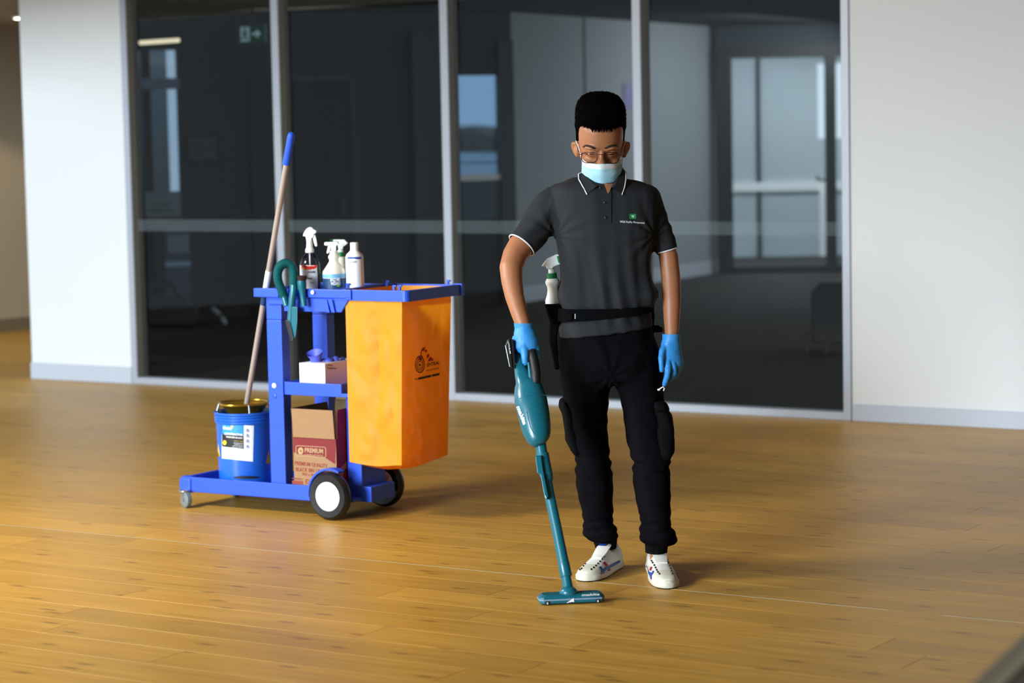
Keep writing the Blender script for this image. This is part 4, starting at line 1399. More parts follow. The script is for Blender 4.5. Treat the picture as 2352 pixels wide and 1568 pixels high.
# ================================================================= the person
YC = 8.40
PR = Root('person', (0.36, 8.36, 0), 'person in charcoal polo, black cargo trousers, blue gloves and face mask, vacuuming the floor', 'person')
def fur(c): return c

def hring(xl, xr, y, hd, Yc=YC, n=32, p=2.4, yl=None, yr=None, dy=0.0):
    L_, R_ = at(xl, yl if yl is not None else y, Yc), at(xr, yr if yr is not None else y, Yc)
    c = (L_ + R_) / 2; a = (R_ - L_) / 2
    out = []
    for k in range(n):
        t = 2 * math.pi * k / n
        cs, sn = math.cos(t), math.sin(t)
        ex = 2.0 / p
        x = math.copysign(abs(cs) ** ex, cs); y_ = math.copysign(abs(sn) ** ex, sn)
        out.append(c + a * x + V((0, hd * y_ + dy, 0)))
    return out

def pxtube(mb, pts, n=18, flat=None):
    """pts: (px, py, Y, radius px)"""
    P = [at(x, y, Y) for x, y, Y, r in pts]
    Rr = [r / FPX * Y for x, y, Y, r in pts]
    return mb.tube(P, Rr, n, flat)

# ---- body: torso, neck, head, arms and legs as one skin
HC = at(1380, 347, 8.42)
HA = math.radians(22)
HR = (V((1, 0, 0)) + V((0, 0, -.02))).normalized()
HF = V((0, -math.cos(HA), -math.sin(HA)))
HT = V((0, -math.sin(HA), math.cos(HA)))
def head(x, f, t): return HC + HR * x + HF * f + HT * t
def hslice(t, w_, ff, fb, n=36, p=2.25):
    out = []
    for k in range(n):
        a = 2 * math.pi * k / n
        cs, sn = math.cos(a), math.sin(a)
        x = math.copysign(abs(cs) ** (2 / p), cs) * w_
        c = (ff + fb) / 2; h = (ff - fb) / 2
        out.append(head(x, c + h * math.copysign(abs(sn) ** (2 / p), sn), t))
    return out
body = MB()
SL = [(-.118, .022, .078, .01), (-.110, .040, .090, -.01), (-.085, .054, .094, -.03), (-.055, .063, .092, -.065), (-.025, .069, .088, -.088), (0, .0725, .086, -.096),
      (.02, .0745, .0835, -.10), (.033, .0755, .087, -.102), (.047, .077, .0925, -.103), (.07, .078, .092, -.103), (.10, .078, .087, -.10), (.125, .073, .075, -.09), (.145, .058, .055, -.07), (.158, .03, .02, -.04)]
body.loft([hslice(*s) for s in SL])
# nose, brow ridge, cheeks, lids
body.tube([head(0, .088, .034), head(0, .098, .015), head(0, .110, -.004), head(0, .102, -.018)], [.008, .0095, .013, .010], 10)
for s in (-1, 1):
    body.ball(head(.010 * s, .100, -.008), .0085, 8, 6)
    body.ball(head(.033 * s, .0775, .021), (.017, .011, .011), 12, 8)          # closed lids over the eyes
    body.tube([head(.012 * s, .0900, .042), head(.035 * s, .0885, .048), head(.058 * s, .074, .042)], [.007, .008, .006], 8)
    body.ball(head(.044 * s, .066, -.018), (.022, .02, .02), 12, 8)
    # ears
    e0 = head(.0815 * s, -.006, .004)
    body.ball(e0, (.0115, .017, .030), 14, 10)
    body.tube([head(.076 * s, -.004, -.022), head(.089 * s, -.010, -.012), head(.0985 * s, -.012, .012), head(.0975 * s, -.010, .026), head(.086 * s, -.002, .030), head(.078 * s, .002, .018)], [.006, .007, .0065, .007, .006, .005], 8)
# neck
body.tube([head(0, -.03, -.02), head(0, -.026, -.06), at(1383, 415, 8.43), at(1384, 440, 8.44), at(1384, 470, 8.45)], [.058, .054, .056, .060, .075], 20)
# trunk
body.loft([hring(1300, 1470, 440, .06), hring(1280, 1500, 470, .085), hring(1284, 1496, 560, .10), hring(1294, 1486, 660, .095), hring(1290, 1494, 760, .105), hring(1294, 1512, 850, .10)])
# arms
pxtube(body, [(1290, 460, 8.41, 28), (1250, 502, 8.40, 29), (1212, 546, 8.365, 26), (1197, 564, 8.352, 30.5), (1183, 586, 8.33, 29), (1174, 615, 8.30, 27.5), (1176, 645, 8.275, 25), (1182, 680, 8.25, 22.5), (1192, 715, 8.225, 20), (1201, 742, 8.21, 18.5), (1205, 765, 8.20, 17)], 22)
pxtube(body, [(1478, 462, 8.41, 24), (1504, 515, 8.41, 20), (1528, 565, 8.41, 20.5), (1535.5, 588, 8.405, 22.5), (1541, 640, 8.39, 22.5), (1543, 690, 8.37, 21.5), (1543, 730, 8.36, 19), (1543, 765, 8.355, 16.5), (1542, 790, 8.355, 16)], 22)
# legs down to the ankles and feet
YL, YR = 8.43, 8.28
pxtube(body, [(1342, 860, 8.41, 50), (1348, 960, 8.41, 42), (1360, 1060, 8.415, 34), (1368, 1130, 8.42, 33), (1378, 1200, 8.44, 25), (1394, 1260, 8.445, 17), (1399, 1290, 8.45, 17)], 20)
pxtube(body, [(1466, 860, 8.40, 50), (1482, 960, 8.37, 42), (1495, 1060, 8.33, 34), (1499, 1130, 8.31, 33), (1504, 1200, 8.29, 25), (1509, 1265, 8.285, 17.5), (1511, 1300, 8.285, 18)], 20)
remesh(body, .0042, 'body', 'skin', PR, smooth=3)
BB = BV['body']
bo_ = [o for o in PR.o.children if o.name.startswith('body')][0]

# ---- hair
hr = MB()
HS = [(-.052, .060, -.03, -.098), (-.02, .075, .0, -.108), (.0, .080, .012, -.113), (.02, .0845, .022, -.116), (.05, .0855, .036, -.119), (.085, .0875, .052, -.120), (.112, .0878, .066, -.120), (.120, .0877, .0845, -.120), (.130, .0875, .0915, -.119),
      (.148, .0865, .094, -.116), (.166, .082, .089, -.108), (.183, .071, .074, -.092), (.195, .052, .05, -.07), (.200, .02, .015, -.03)]
hr.loft([hslice(t, w_, ff, fb, 40, 2.5) for t, w_, ff, fb in HS])
# short spikes at the crown and fringe
rh = random.Random(4)
hb_ = hr.bvh()
for k in range(1500):
    a = rh.uniform(0, 6.283); t = rh.uniform(.05, .2)
    d = (HR * math.cos(a) + HF * math.sin(a)) * (1.0 if t < .16 else rh.random()) + HT * (1.4 * max(0, t - .09) / .1)
    o = head(0, -.012, .08)
    h = hb_.ray_cast(o, d.normalized())
    if h[0] is None: continue
    p = h[0]; nrm = d.normalized()
    if (p - HC).dot(HT) < .06 and (p - HC).dot(HF) > .03: continue
    j = V((rh.uniform(-1, 1), rh.uniform(-1, 1), rh.uniform(-.2, 1))) * .4
    hr.tube([p - nrm * .003, p + (nrm + j).normalized() * rh.uniform(.002, .0042)], [.0014, .0003], 3)
for k in range(170):      # fringe ends lying on the forehead
    x = rh.uniform(-.066, .066)
    f = .094 * math.sqrt(max(.05, 1 - abs(x / .088) ** 2.5))
    p = head(x, f - .002, .126 + rh.uniform(0, .006))
    L_ = rh.uniform(.008, .020) * (1.0 if abs(x) < .035 else .6)
    hr.tube([p, head(x + rh.uniform(-.003, .003), f - .003 + .004, .126 - L_)], [.0022, .0004], 4)
hr.build('hair', 'hair', PR, smooth=True)

# ---- eyebrows and closed lash lines laid on the face
Sf = s_bvh(BB, .0006, 8.33)
bw = MB()
for pts in ([(1340, 337.5, 1.2), (1343, 335.3, 1.9), (1347, 334.6, 2.3), (1351.5, 335.3, 2.5), (1356, 336.8, 2.5), (1360.5, 338.8, 2.3), (1364, 340.4, 1.9), (1367, 341.5, 1.2)], [(1389, 341, 1.2), (1392, 339.8, 1.9), (1396, 338, 2.3), (1400.5, 336.2, 2.5), (1405, 334.8, 2.5), (1410, 334.2, 2.2), (1414, 335, 1.8), (1418, 336.8, 1.1)]):
    bw.tube([Sf(x, y) for x, y, r in pts], [r * .0017 for x, y, r in pts], 8)
    for x, y, r in pts:
        for k in range(4):
            px, py = x + rh.uniform(-2.5, 2.5), y + rh.uniform(-.5, .5) * r
            a = Sf(px, py)
            bw.tube([a, a + V((rh.uniform(-.004, .004), -.001, rh.uniform(.001, .003)))], [.0006, .0002], 3)
bw.build('eyebrows', 'brow', PR)
ls = MB()
for pts in ([(1343, 352), (1349, 353.4), (1356, 354), (1363, 354)], [(1394, 354.5), (1401, 354.5), (1408, 353.8), (1414, 352.3)]):
    ls.tube([Sf(x, y) for x, y in pts], [.0009, .0019, .0019, .0009], 6)
ls.build('lashes', 'hair', PR)

# ---- face mask
mk = MB()
NU, NV = 20, 14
def mpt(u, v, lift=0.0):
    t = -.004 - .118 * v
    if v < .08: t += .006 * (1 - abs(u)) * 0
    t += .007 * (1 - abs(u)) ** 2 * (1 - v) ** 3
    hw = .0665 + .003 * math.sin(v * 3.1) if v < .5 else .0685 - .046 * ((v - .5) / .5) ** 1.6
    front = .1185 - .002 * v + .008 * math.sin(v * 3.14) - (.03 * max(0, v - .75) / .25)
    x = math.sin(u * 1.35) / math.sin(1.35) * hw
    f = front - .062 * abs(u) ** 2.0 + .005 * max(0, 1 - abs(u) * 4) * (1 - v * .5)
    f += .0026 * math.sin(v * 26) * (.3 + abs(u)) + .002 * noise.noise(V((u * 3, v * 4, 1)))
    return head(x, f + lift, t)
for layer in (0.0, -.0022):
    g = [[mpt(-1 + 2 * i / NU, j / NV, layer) for i in range(NU + 1)] for j in range(NV + 1)]
    vs = [p for row in g for p in row]
    o = len(mk.v)
    for j in range(NV):
        mk.mi = 1 if j < 2 else 0
        if j == 0 and layer == 0: mk.add(vs, [])
        elif j == 0: mk.add(vs, [])
        for i in range(NU):
            a = o + j * (NU + 1) + i
            mk.f.append([a, a + 1, a + NU + 2, a + NU + 1]); mk.m.append(mk.mi)
mk.mi = 0
mask = mk.build('face_mask', ['mask', 'masktop'], PR, smooth=True, autosmooth=60, label='pale blue pleated face mask with a white top edge')
for s in (-1, 1):
    lp = MB()
    lp.tube([mpt(.97 * s, .06, .001), head(.074 * s, .03, .012), head(.0815 * s, .012, .030), head(.086 * s, -.006, .036)], .0016, 6)
    if s > 0: lp.tube([mpt(.98 * s, .48, .001), head(.0725 * s, .02, -.028), head(.078 * s, -.012, -.024)], .0012, 6)
    lp.build('ear_loop', 'piping', PR, parent=mask)
# ---- spectacles
gs = MB(); ln = MB()
GY = 8.295
def lensloop(x0, x1, y0, y1, n=28):
    o = []
    cx, cy, rx, ry = (x0 + x1) / 2, (y0 + y1) / 2, (x1 - x0) / 2, (y1 - y0) / 2
    for k in range(n):
        a = 2 * math.pi * k / n
        c_, s_ = math.cos(a), math.sin(a)
        X = cx + rx * math.copysign(abs(c_) ** .6, c_); Y_ = cy + ry * math.copysign(abs(s_) ** .6, s_)
        if Y_ > cy: X = cx + (X - cx) * (1 - .12 * (Y_ - cy) / ry)
        o.append(at(X, Y_, GY + .35 * abs(X - 1379) / 650 * abs(X - 1379) / 60 + .0006 * (cy - Y_)))
    return o
for x0, x1, y0, y1 in ((1335.5, 1372, 349.5, 374), (1386, 1422, 350.5, 375)):
    lo = lensloop(x0, x1, y0, y1)
    gs.tube(lo + [lo[0]], .0016, 6, caps=False)
    ln.add(lo, [list(range(len(lo)))])
gs.tube([at(1372, 355, GY), at(1379, 354.5, GY - .003), at(1386, 355.5, GY)], .0013, 6)
for s, x0, y0 in ((-1, 1336, 354), (1, 1421, 356)):
    gs.tube([at(x0, y0, GY + .012), at(x0 + 6 * s, y0 + 1, GY + .016), head(.079 * s, .035, .012), head(.083 * s, -.002, .026)], .0015, 6)
go = gs.build('spectacles', 'wire', PR, label='thin brown metal spectacles')
ln.build('lens', 'lens', PR, parent=go)

# ---- polo shirt
sh = MB()
sh.loft([hring(1341, 1427, 405, .060, 8.44, dy=.0), hring(1318, 1450, 411, .075, 8.43), hring(1296, 1478, 417, .085, 8.42), hring(1276, 1499, 424, .095, 8.41), hring(1266, 1512, 434, .105), hring(1264, 1516, 455, .112), hring(1268, 1513, 490, .122), hring(1272, 1507, 540, .128),
         hring(1278, 1499, 580, .127), hring(1284, 1497, 620, .124), hring(1285, 1502, 645, .128), hring(1281, 1514, 668, .136), hring(1279, 1514, 682, .138), hring(1283, 1503, 700, .134), hring(1287, 1496, 715, .124, p=2.3),
         hring(1285, 1496, 730, .126), hring(1282, 1498, 745, .131, yl=750, yr=736), hring(1282, 1499, 765, .136, yl=772, yr=744), hring(1283, 1499, 770, .134, yl=776, yr=748)])
pxtube(sh, [(1294, 457, 8.41, 40), (1266, 476, 8.405, 43), (1240, 510, 8.39, 41), (1216, 541, 8.37, 37.5), (1202, 558, 8.36, 35.5), (1197.5, 563, 8.357, 35)], 28)
pxtube(sh, [(1480, 459, 8.41, 41), (1491, 480, 8.41, 37), (1506, 515, 8.41, 32), (1521, 548, 8.41, 28), (1530, 571, 8.41, 26), (1532, 576, 8.41, 25.5)], 28)
def shirt_disp(p):
    x, y = proj(p)
    d = noise.noise(V((p.x * 7, p.y * 5, p.z * 4))) * .006
    v = noise.noise(V((p.x * 26 + p.z * 3, p.y * 10, p.z * 3.2 + 4)))
    low = min(1, max(0, (y - 540) / 110))
    if x > 1272 and x < 1520: d += v * (.004 + .009 * low)
    if y > 700: d += .004 * math.sin(p.z * 210 + p.x * 16) * noise.noise(V((p.x * 9, 1, p.z * 9)))
    # armpit drag folds
    for ax, ay, dirx in ((1275, 540, 1), (1500, 540, -1)):
        rx, ry = x - ax, y - ay
        q = math.hypot(rx, ry)
        if q < 90: d += .004 * math.sin(math.atan2(ry, rx * dirx) * 11) * (1 - q / 90)
    if x < 1262: d += .0025 * math.sin((x * .8 + y) * .11)
    cuff = min(1, max(0, (x + (590 - y) * 1.0 - 1215) / 40)) if x < 1262 else (min(1, max(0, (572 - y) / 40)) if x > 1512 and y < 640 else 1)
    if y > 735: cuff *= max(.25, 1 - (y - 735) / 30)
    return d * cuff
remesh(sh, .0055, 'polo_shirt', 'shirt', PR, smooth=3, disp=shirt_disp)
SB = BV['polo_shirt']
so = [o for o in PR.o.children if o.name == 'polo_shirt'][0]
Ss = s_bvh(SB, .0016, 8.29)
# sleeve piping
def bandring(cx, cy, Y, r, ax, n=28, k=1.0):
    c = at(cx, cy, Y); r = r / FPX * Y
    ax = V(ax).normalized(); s = V((0, 1, 0)); s = (s - ax * s.dot(ax)).normalized(); b = ax.cross(s)
    return [c + s * r * k * math.cos(2 * math.pi * j / n) + b * r * math.sin(2 * math.pi * j / n) for j in range(n)]
a0 = bandring(1198, 562.5, 8.357, 34.6, at(1190, 572, 8.35) - at(1206, 552, 8.365))
MB().tube(a0 + [a0[0]], .0026, 6, caps=False).build('sleeve_piping', 'piping', PR, parent=so)
a1 = bandring(1531.6, 574.5, 8.41, 25.2, at(1538, 600, 8.41) - at(1527, 560, 8.41))
MB().tube(a1 + [a1[0]], .0024, 6, caps=False).build('sleeve_piping', 'piping', PR, parent=so)
# collar: two leaves and a stand
def leaf(poly, name, off=.006, Yf=8.33):
    S0 = s_bvh(SB, off, Yf); S1 = s_bvh(SB, off + .004, Yf)
    m = MB(); decal(m, poly, S1, 3)
    n0 = len(m.v)
    m2 = MB(); decal(m2, poly, S0, 3)
    nb = len(m2.v)
    m.add(m2.v, [f[::-1] for f in m2.f])
    return m
CY0, CY1 = 8.36, 8.315
def q(x, y, Y): return at(x, y, Y)
Lf = [[q(1333, 396, 8.40), q(1326, 400, 8.372), q(1327, 412, 8.345), q(1336, 428, 8.315), q(1346, 447, 8.292)],
      [q(1336, 388, 8.40), q(1344, 398, 8.366), q(1352, 409, 8.338), q(1360, 420, 8.312), q(1370, 428, 8.292)],
      [q(1340, 388, 8.415), q(1350, 398, 8.385), q(1357, 408, 8.36), q(1366, 419, 8.325), q(1376, 428, 8.302)]]
Rf = [[q(1430, 384, 8.43), q(1440, 396, 8.385), q(1440, 412, 8.345), q(1437, 430, 8.315), q(1431, 447, 8.292)],
      [q(1424, 376, 8.43), q(1423, 392, 8.375), q(1420, 408, 8.342), q(1414, 422, 8.312), q(1408, 430, 8.292)],
      [q(1420, 378, 8.44), q(1418, 394, 8.39), q(1414, 408, 8.36), q(1408, 421, 8.325), q(1402, 430, 8.302)]]
for F in (Lf, Rf):
    m = MB()
    n = len(F[0])
    th = V((0, .0045, -.001))
    top = [p for row in F for p in row]
    m.add(top + [p + th for p in top], [(r * n + i, r * n + i + 1, (r + 1) * n + i + 1, (r + 1) * n + i) for r in range(2) for i in range(n - 1)] +
          [(3 * n + r * n + i, 3 * n + (r + 1) * n + i, 3 * n + (r + 1) * n + i + 1, 3 * n + r * n + i + 1) for r in range(2) for i in range(n - 1)] +
          [(i, 3 * n + i, 3 * n + i + 1, i + 1) for i in range(n - 1)] + [(2 * n + i, 2 * n + i + 1, 5 * n + i + 1, 5 * n + i) for i in range(n - 1)] +
          [(r * n + n - 1, 3 * n + r * n + n - 1, 3 * n + (r + 1) * n + n - 1, (r + 1) * n + n - 1) for r in range(2)])
    lo = m.build('collar_leaf', 'collar', PR, parent=so, smooth=True)
    e = [p + V((0, -.004, 0)) for p in F[0]]
    s_ = 1 if F is Lf else -1
    e = [p + V((.0035 * s_, 0, .0006)) for p in e]
    MB().tube(e, .0019, 6).build('collar_piping', 'piping', PR, parent=so)
cs_ = MB()
# back of the collar, standing round the neck
st_ = []
for k in range(13):
    a = math.radians(-20 + 220 * k / 12)
    st_.append((math.cos(a), math.sin(a)))
cc = at(1383, 396, 8.455)
r0 = [cc + V((x * .071, y * .066, -.020 - .006 * x)) for x, y in st_]
r1 = [cc + V((x * .069, y * .064, .018 + .010 * x)) for x, y in st_]
r2 = [cc + V((x * .064, y * .059, .018 + .010 * x)) for x, y in st_]
r3 = [cc + V((x * .066, y * .061, -.020)) for x, y in st_]
cs_.loft([r0, r1, r2, r3], caps=False, closed=False)
cs_.build('collar_stand', 'collar', PR, parent=so, smooth=True)
# placket, neck opening of skin, buttons
pk = MB()
S1 = s_bvh(SB, .0035, 8.29)
decal(pk, [(1376, 428), (1402, 431), (1404, 446), (1404, 512), (1379, 511), (1378, 455)], S1, 3)
pk.build('placket', 'collar', PR, parent=so, smooth=True)
bt = [(1379.5, 433), (1389.5, 465), (1391.5, 499.5)]
for x, y in bt:
    p = s_bvh(SB, .004, 8.29)(x, y)
    MB().lathe(p + V((0, .001, 0)), [(.0046, 0), (.0046, .002), (.003, .0026)], 14, ax=V((0, -1, .1))).build('button', 'button', PR, parent=so)
nk = MB()
decal(nk, [(1387, 424), (1408, 424), (1396, 446)], s_bvh(SB, .0048, 8.29), 2)
nk.build('open_neck', 'skin', PR, parent=so, smooth=True, label='bare skin in the open collar')
# badge
bd = MB(); decal(bd, [(1446.5, 491), (1459.5, 491), (1461, 492.5), (1461, 501.5), (1459.5, 503), (1446.5, 503), (1445, 501.5), (1445, 492.5)], Ss, 1)
bdo = bd.build('badge', 'badge', PR, parent=so)
Ss2 = s_bvh(SB, .0024, 8.29)
tx = MB(); text(tx, 'W', (1449.3, 500.2), (1456.7, 500.2), 6.4, Ss2, bold=.04)
text(tx, 'WGC Facility Management', (1423.8, 511), (1480, 513.2), 4.4, Ss2, bold=.02)
tx.build('badge_lettering', 'paper', PR, parent=so)

# ---- trousers
tr_ = MB()
tr_.loft([hring(1287, 1497, 735, .118), hring(1285, 1502, 770, .126), hring(1284, 1515, 800, .130), hring(1286, 1521, 840, .130), hring(1289, 1524, 868, .120), hring(1310, 1500, 884, .09)])
def leg(rows):
    rings = []
    for y, xl, xr, hd, Yc in rows: rings.append(hring(xl, xr, y, hd, Yc, 26, 2.2))
    tr_.loft(rings)
leg([(845, 1287, 1405, .115, 8.41), (880, 1290, 1401, .108, 8.41), (910, 1293, 1399, .103, 8.41), (940, 1296, 1397, .098, 8.41), (980, 1301, 1396, .093, 8.41), (1010, 1306, 1396, .089, 8.41), (1040, 1318, 1398, .086, 8.41), (1054, 1322, 1399, .083, 8.41), (1068, 1318, 1402, .088, 8.41),
     (1090, 1320, 1407, .090, 8.415), (1120, 1324, 1409, .090, 8.42), (1150, 1330, 1409, .086, 8.425), (1180, 1336, 1408, .080, 8.43), (1202, 1339, 1409, .078, 8.435), (1215, 1337, 1418, .082, 8.44), (1228, 1338, 1420, .08, 8.44), (1238, 1346, 1415, .062, 8.44), (1243, 1361, 1415, .046, 8.44)])
leg([(845, 1403, 1522, .115, 8.40), (880, 1409, 1525, .108, 8.39), (910, 1420, 1527, .103, 8.38), (940, 1428, 1529, .098, 8.37), (980, 1435, 1531, .093, 8.355), (1020, 1442, 1534, .088, 8.345), (1045, 1449, 1536, .085, 8.335), (1062, 1457, 1539, .083, 8.33), (1076, 1454, 1538, .088, 8.325),
     (1100, 1455, 1540, .090, 8.32), (1130, 1458, 1541, .088, 8.31), (1160, 1463, 1541, .082, 8.30), (1185, 1470, 1541, .078, 8.295), (1205, 1473, 1541, .077, 8.29), (1220, 1469, 1550, .086, 8.29), (1234, 1467, 1556, .088, 8.29), (1244, 1472, 1549, .07, 8.29), (1251, 1483, 1535, .048, 8.287)])
def trou_disp(p):
    x, y = proj(p)
    d = noise.noise(V((p.x * 9, p.y * 8, p.z * 6))) * .007 + noise.noise(V((p.x * 24 + p.z * 9, p.y * 20, p.z * 26))) * .0045
    # folds behind the knee, over the cuff and from the crotch
    d += .0045 * math.sin(p.z * 150 + p.x * 20) * max(0, 1 - abs(y - 1062) / 40)
    d += .003 * math.sin(p.z * 190 - p.x * 40) * max(0, 1 - abs(y - 1215) / 50)
    q_ = math.hypot(x - 1402, y - 865)
    if q_ < 110: d += .004 * math.sin(math.atan2(y - 865, x - 1402) * 9) * (1 - q_ / 110)
    return d
remesh(tr_, .006, 'trousers', 'trouser', PR, smooth=3, disp=trou_disp)
TB = BV['trousers']
to_ = [o for o in PR.o.children if o.name == 'trousers'][0]
# elastic cuffs with ribs
for rows in ([(1238, 1361, 1417, .046, 8.442), (1250, 1366, 1416, .045, 8.443), (1258, 1368, 1415, .044, 8.443)], [(1246, 1482, 1535, .047, 8.287), (1258, 1482.5, 1533, .046, 8.286), (1268, 1483, 1532, .045, 8.286)]):
    m = MB(); rings = []
    for y, xl, xr, hd, Yc in rows:
        c = sum(hring(xl, xr, y, hd, Yc, 48, 2.0), V()) / 48
        rings.append([c + (p - c) * (1 + (.03 if k % 4 < 2 else -.02)) for k, p in enumerate(hring(xl, xr, y, hd, Yc, 48, 2.0))])
    m.loft(rings).build('ankle_cuff', 'pocket', PR, parent=to_, smooth=True)
# cargo pockets
def cargo(rows, name):
    m = MB()
    m.loft([hring(xl, xr, y, hd, Yc, 20, 3.0) for y, xl, xr, hd, Yc in rows])
    return m
def pocket_disp(p): return noise.noise(V((p.x * 24, p.y * 24, p.z * 18))) * .006
m = cargo([(914, 1292, 1302, .03, 8.40), (918, 1286, 1304, .060, 8.40), (932, 1285, 1312, .066, 8.40), (945, 1290, 1318, .066, 8.40), (975, 1297, 1322, .068, 8.40), (1010, 1300, 1328, .066, 8.40), (1032, 1311, 1332, .06, 8.40), (1048, 1320, 1334, .04, 8.40)], 'l')
remesh(m, .005, 'cargo_pocket', 'pocket', PR, parent=to_, smooth=2, disp=pocket_disp)
m = cargo([(926, 1502, 1526, .05, 8.34), (938, 1500, 1533, .072, 8.34), (952, 1503, 1543, .078, 8.34), (975, 1505, 1547, .080, 8.335), (1010, 1506, 1549, .080, 8.335), (1035, 1509, 1547, .076, 8.33), (1052, 1511, 1540, .066, 8.33), (1060, 1514, 1534, .04, 8.33)], 'r')
remesh(m, .005, 'cargo_pocket', 'pocket', PR, parent=to_, smooth=2, disp=pocket_disp)
m = cargo([(919, 1499, 1524, .06, 8.325), (925, 1498, 1530, .078, 8.325), (936, 1500, 1535, .082, 8.325), (941, 1503, 1535, .07, 8.325)], 'f')
remesh(m, .004, 'pocket_flap', 'pocket', PR, parent=to_, smooth=2, disp=pocket_disp)
# seams: side seam of the pocket, fly and front pocket edge
sm = MB()
St = s_bvh(TB, .0005, 8.28)
for pts in ([(1389, 776), (1390, 800), (1396, 830), (1403, 852)], [(1290, 778), (1288, 800), (1292, 830), (1296, 846)], [(1502, 778), (1510, 805), (1517, 838)]):
    dense = []
    for i in range(len(pts) - 1):
        for k in range(6):
            t = k / 6
            dense.append((pts[i][0] + (pts[i + 1][0] - pts[i][0]) * t, pts[i][1] + (pts[i + 1][1] - pts[i][1]) * t))
    sm.tube([St(*p) for p in dense], .0013, 5)
sm.build('stitched_seams', 'pocket', PR, parent=to_)
zp = MB()
zp.tube([at(1512, 895, 8.262), at(1518, 891, 8.258), at(1523, 888, 8.258), at(1526, 892, 8.26), at(1524, 897, 8.262)], .0022, 8)
zp.tube([at(1511, 895, 8.262), at(1516, 894, 8.258)], .0035, 8)
zp.build('zip_pull', 'piping', PR, parent=to_, label='white zip pull')

# ---- belt with pouch
bl = MB()
A_ = hring(1284.5, 1498.5, 720, .129, n=44, yl=706, yr=699.5); B_ = hring(1283.5, 1498.5, 730, .132, n=44, yl=735, yr=713)
c = sum(A_, V()) / 44
out_t = [p + (p - c).normalized() * .007 for p in A_]
out_b = [p + (p - c).normalized() * .007 for p in B_]
bl.loft([A_, out_t, out_b, B_], caps=False)
bl.loft([B_, A_], caps=False)
beo = bl.build('belt', 'belt', PR, smooth=True)
Sb = s_bvh(bl.bvh(), .002, 8.27)
bk_ = MB()
Sc = s_bvh(bl.bvh(), .009, 8.27)
decal(bk_, [(1300, 706), (1317, 707), (1317, 734), (1300, 737)], Sc, 1)
bk_.build('buckle', 'belt', PR, parent=beo)
bk_ = MB(); decal(bk_, [(1320, 709), (1323, 709), (1323, 732), (1320, 732)], Sb, 1); bk_.build('buckle_bar', 'castor', PR, parent=beo)
pc = MB()
def ppx(poly, Y0, Y1): return [at(x, y, Y0) for x, y in poly], [at(x, y, Y1) for x, y in poly]
pc.prism(*ppx([(1250, 698), (1300, 698), (1304, 738), (1284, 746), (1263, 742)], 8.37, 8.48))
pc.prism(*ppx([(1262, 738), (1288, 738), (1280, 770), (1281, 800), (1285, 830), (1289, 838), (1288, 846), (1274, 850), (1269, 820), (1261, 785), (1261, 755)], 8.41, 8.47))
pco = pc.build('holster_pouch', 'belt', PR, bevel=.006)
rp = MB()
rp.prism(*ppx([(1492, 752), (1500, 746), (1512, 747), (1521, 752), (1523, 756), (1522, 763), (1504, 763), (1498, 770)], 8.42, 8.47))
rp.build('belt_tab', 'belt', PR, bevel=.003)
st2 = MB(); st2.tube([at(1497, 703, 8.40), at(1499, 725, 8.40), at(1498, 748, 8.42), at(1510, 755, 8.44)], .007, 8, flat=.4); st2.build('belt_strap', 'belt', PR)

# ---- gloves
def finger(mb, pts, n=12): pxtube(mb, pts, n)
gr = MB()           # hanging hand
rings = []
def oval(cx, cy, Y, rx, ry, ang=0, n=22):
    c = at(cx, cy, Y); k = Y / FPX
    ax = V((math.cos(ang), math.sin(ang), 0))
    return [c + V((math.cos(ang) * rx * k * math.cos(2 * math.pi * j / n), math.sin(ang) * rx * k * math.cos(2 * math.pi * j / n), 0)) + V((-math.sin(ang), math.cos(ang), 0)) * ry * math.sin(2 * math.pi * j / n) for j in range(n)]
an = .35
gr.loft([oval(1542, 768, 8.355, 19.5, .030, an), oval(1541.5, 776, 8.355, 20, .031, an), oval(1540.5, 790, 8.352, 23.5, .027, an), oval(1541, 808, 8.348, 26, .023, an), oval(1543, 824, 8.345, 26.5, .021, an), oval(1545, 838, 8.345, 25, .019, an), oval(1546, 845, 8.345, 20, .012, an)])
finger(gr, [(1532, 786, 8.350, 9), (1521, 806, 8.326, 8), (1518.5, 822, 8.315, 7), (1519, 836, 8.312, 6.2), (1519.5, 846, 8.312, 5.4), (1520, 855, 8.312, 4.0)])
finger(gr, [(1534, 812, 8.343, 8), (1534, 838, 8.324, 8.4), (1534, 852, 8.315, 7.8), (1532, 864, 8.318, 7.2), (1528, 876, 8.325, 6.5), (1525, 885, 8.332, 5)])
finger(gr, [(1543, 822, 8.338, 9), (1547, 842, 8.333, 8.2), (1548, 855, 8.335, 7.5), (1544, 866, 8.345, 6.8), (1538, 874, 8.355, 5.5)])
finger(gr, [(1552, 822, 8.355, 8.6), (1557, 840, 8.355, 7.6), (1558, 851, 8.362, 6.8), (1554, 861, 8.374, 6), (1549, 867, 8.385, 4.8)])
finger(gr, [(1559, 816, 8.372, 7.6), (1564, 829, 8.374, 6.6), (1565, 839, 8.38, 5.8), (1562, 848, 8.388, 5), (1558, 853, 8.395, 4)])
def glove_disp(p): return noise.noise(p * 40) * .0007 + noise.noise(V((p.x * 30, p.y * 30, p.z * 120))) * .0007
remesh(gr, .0021, 'glove', 'glove', PR, smooth=2, disp=glove_disp)
cu = MB(); cu.loft([oval(1542, 778, 8.355, 20.8, .032, an), oval(1542, 768, 8.355, 21.2, .0325, an), oval(1542.5, 766, 8.355, 21.6, .033, an), oval(1542, 769, 8.355, 18, .028, an)], caps=False)
cu.build('glove_cuff', 'glove', PR, smooth=True)
gl = MB()           # gripping hand
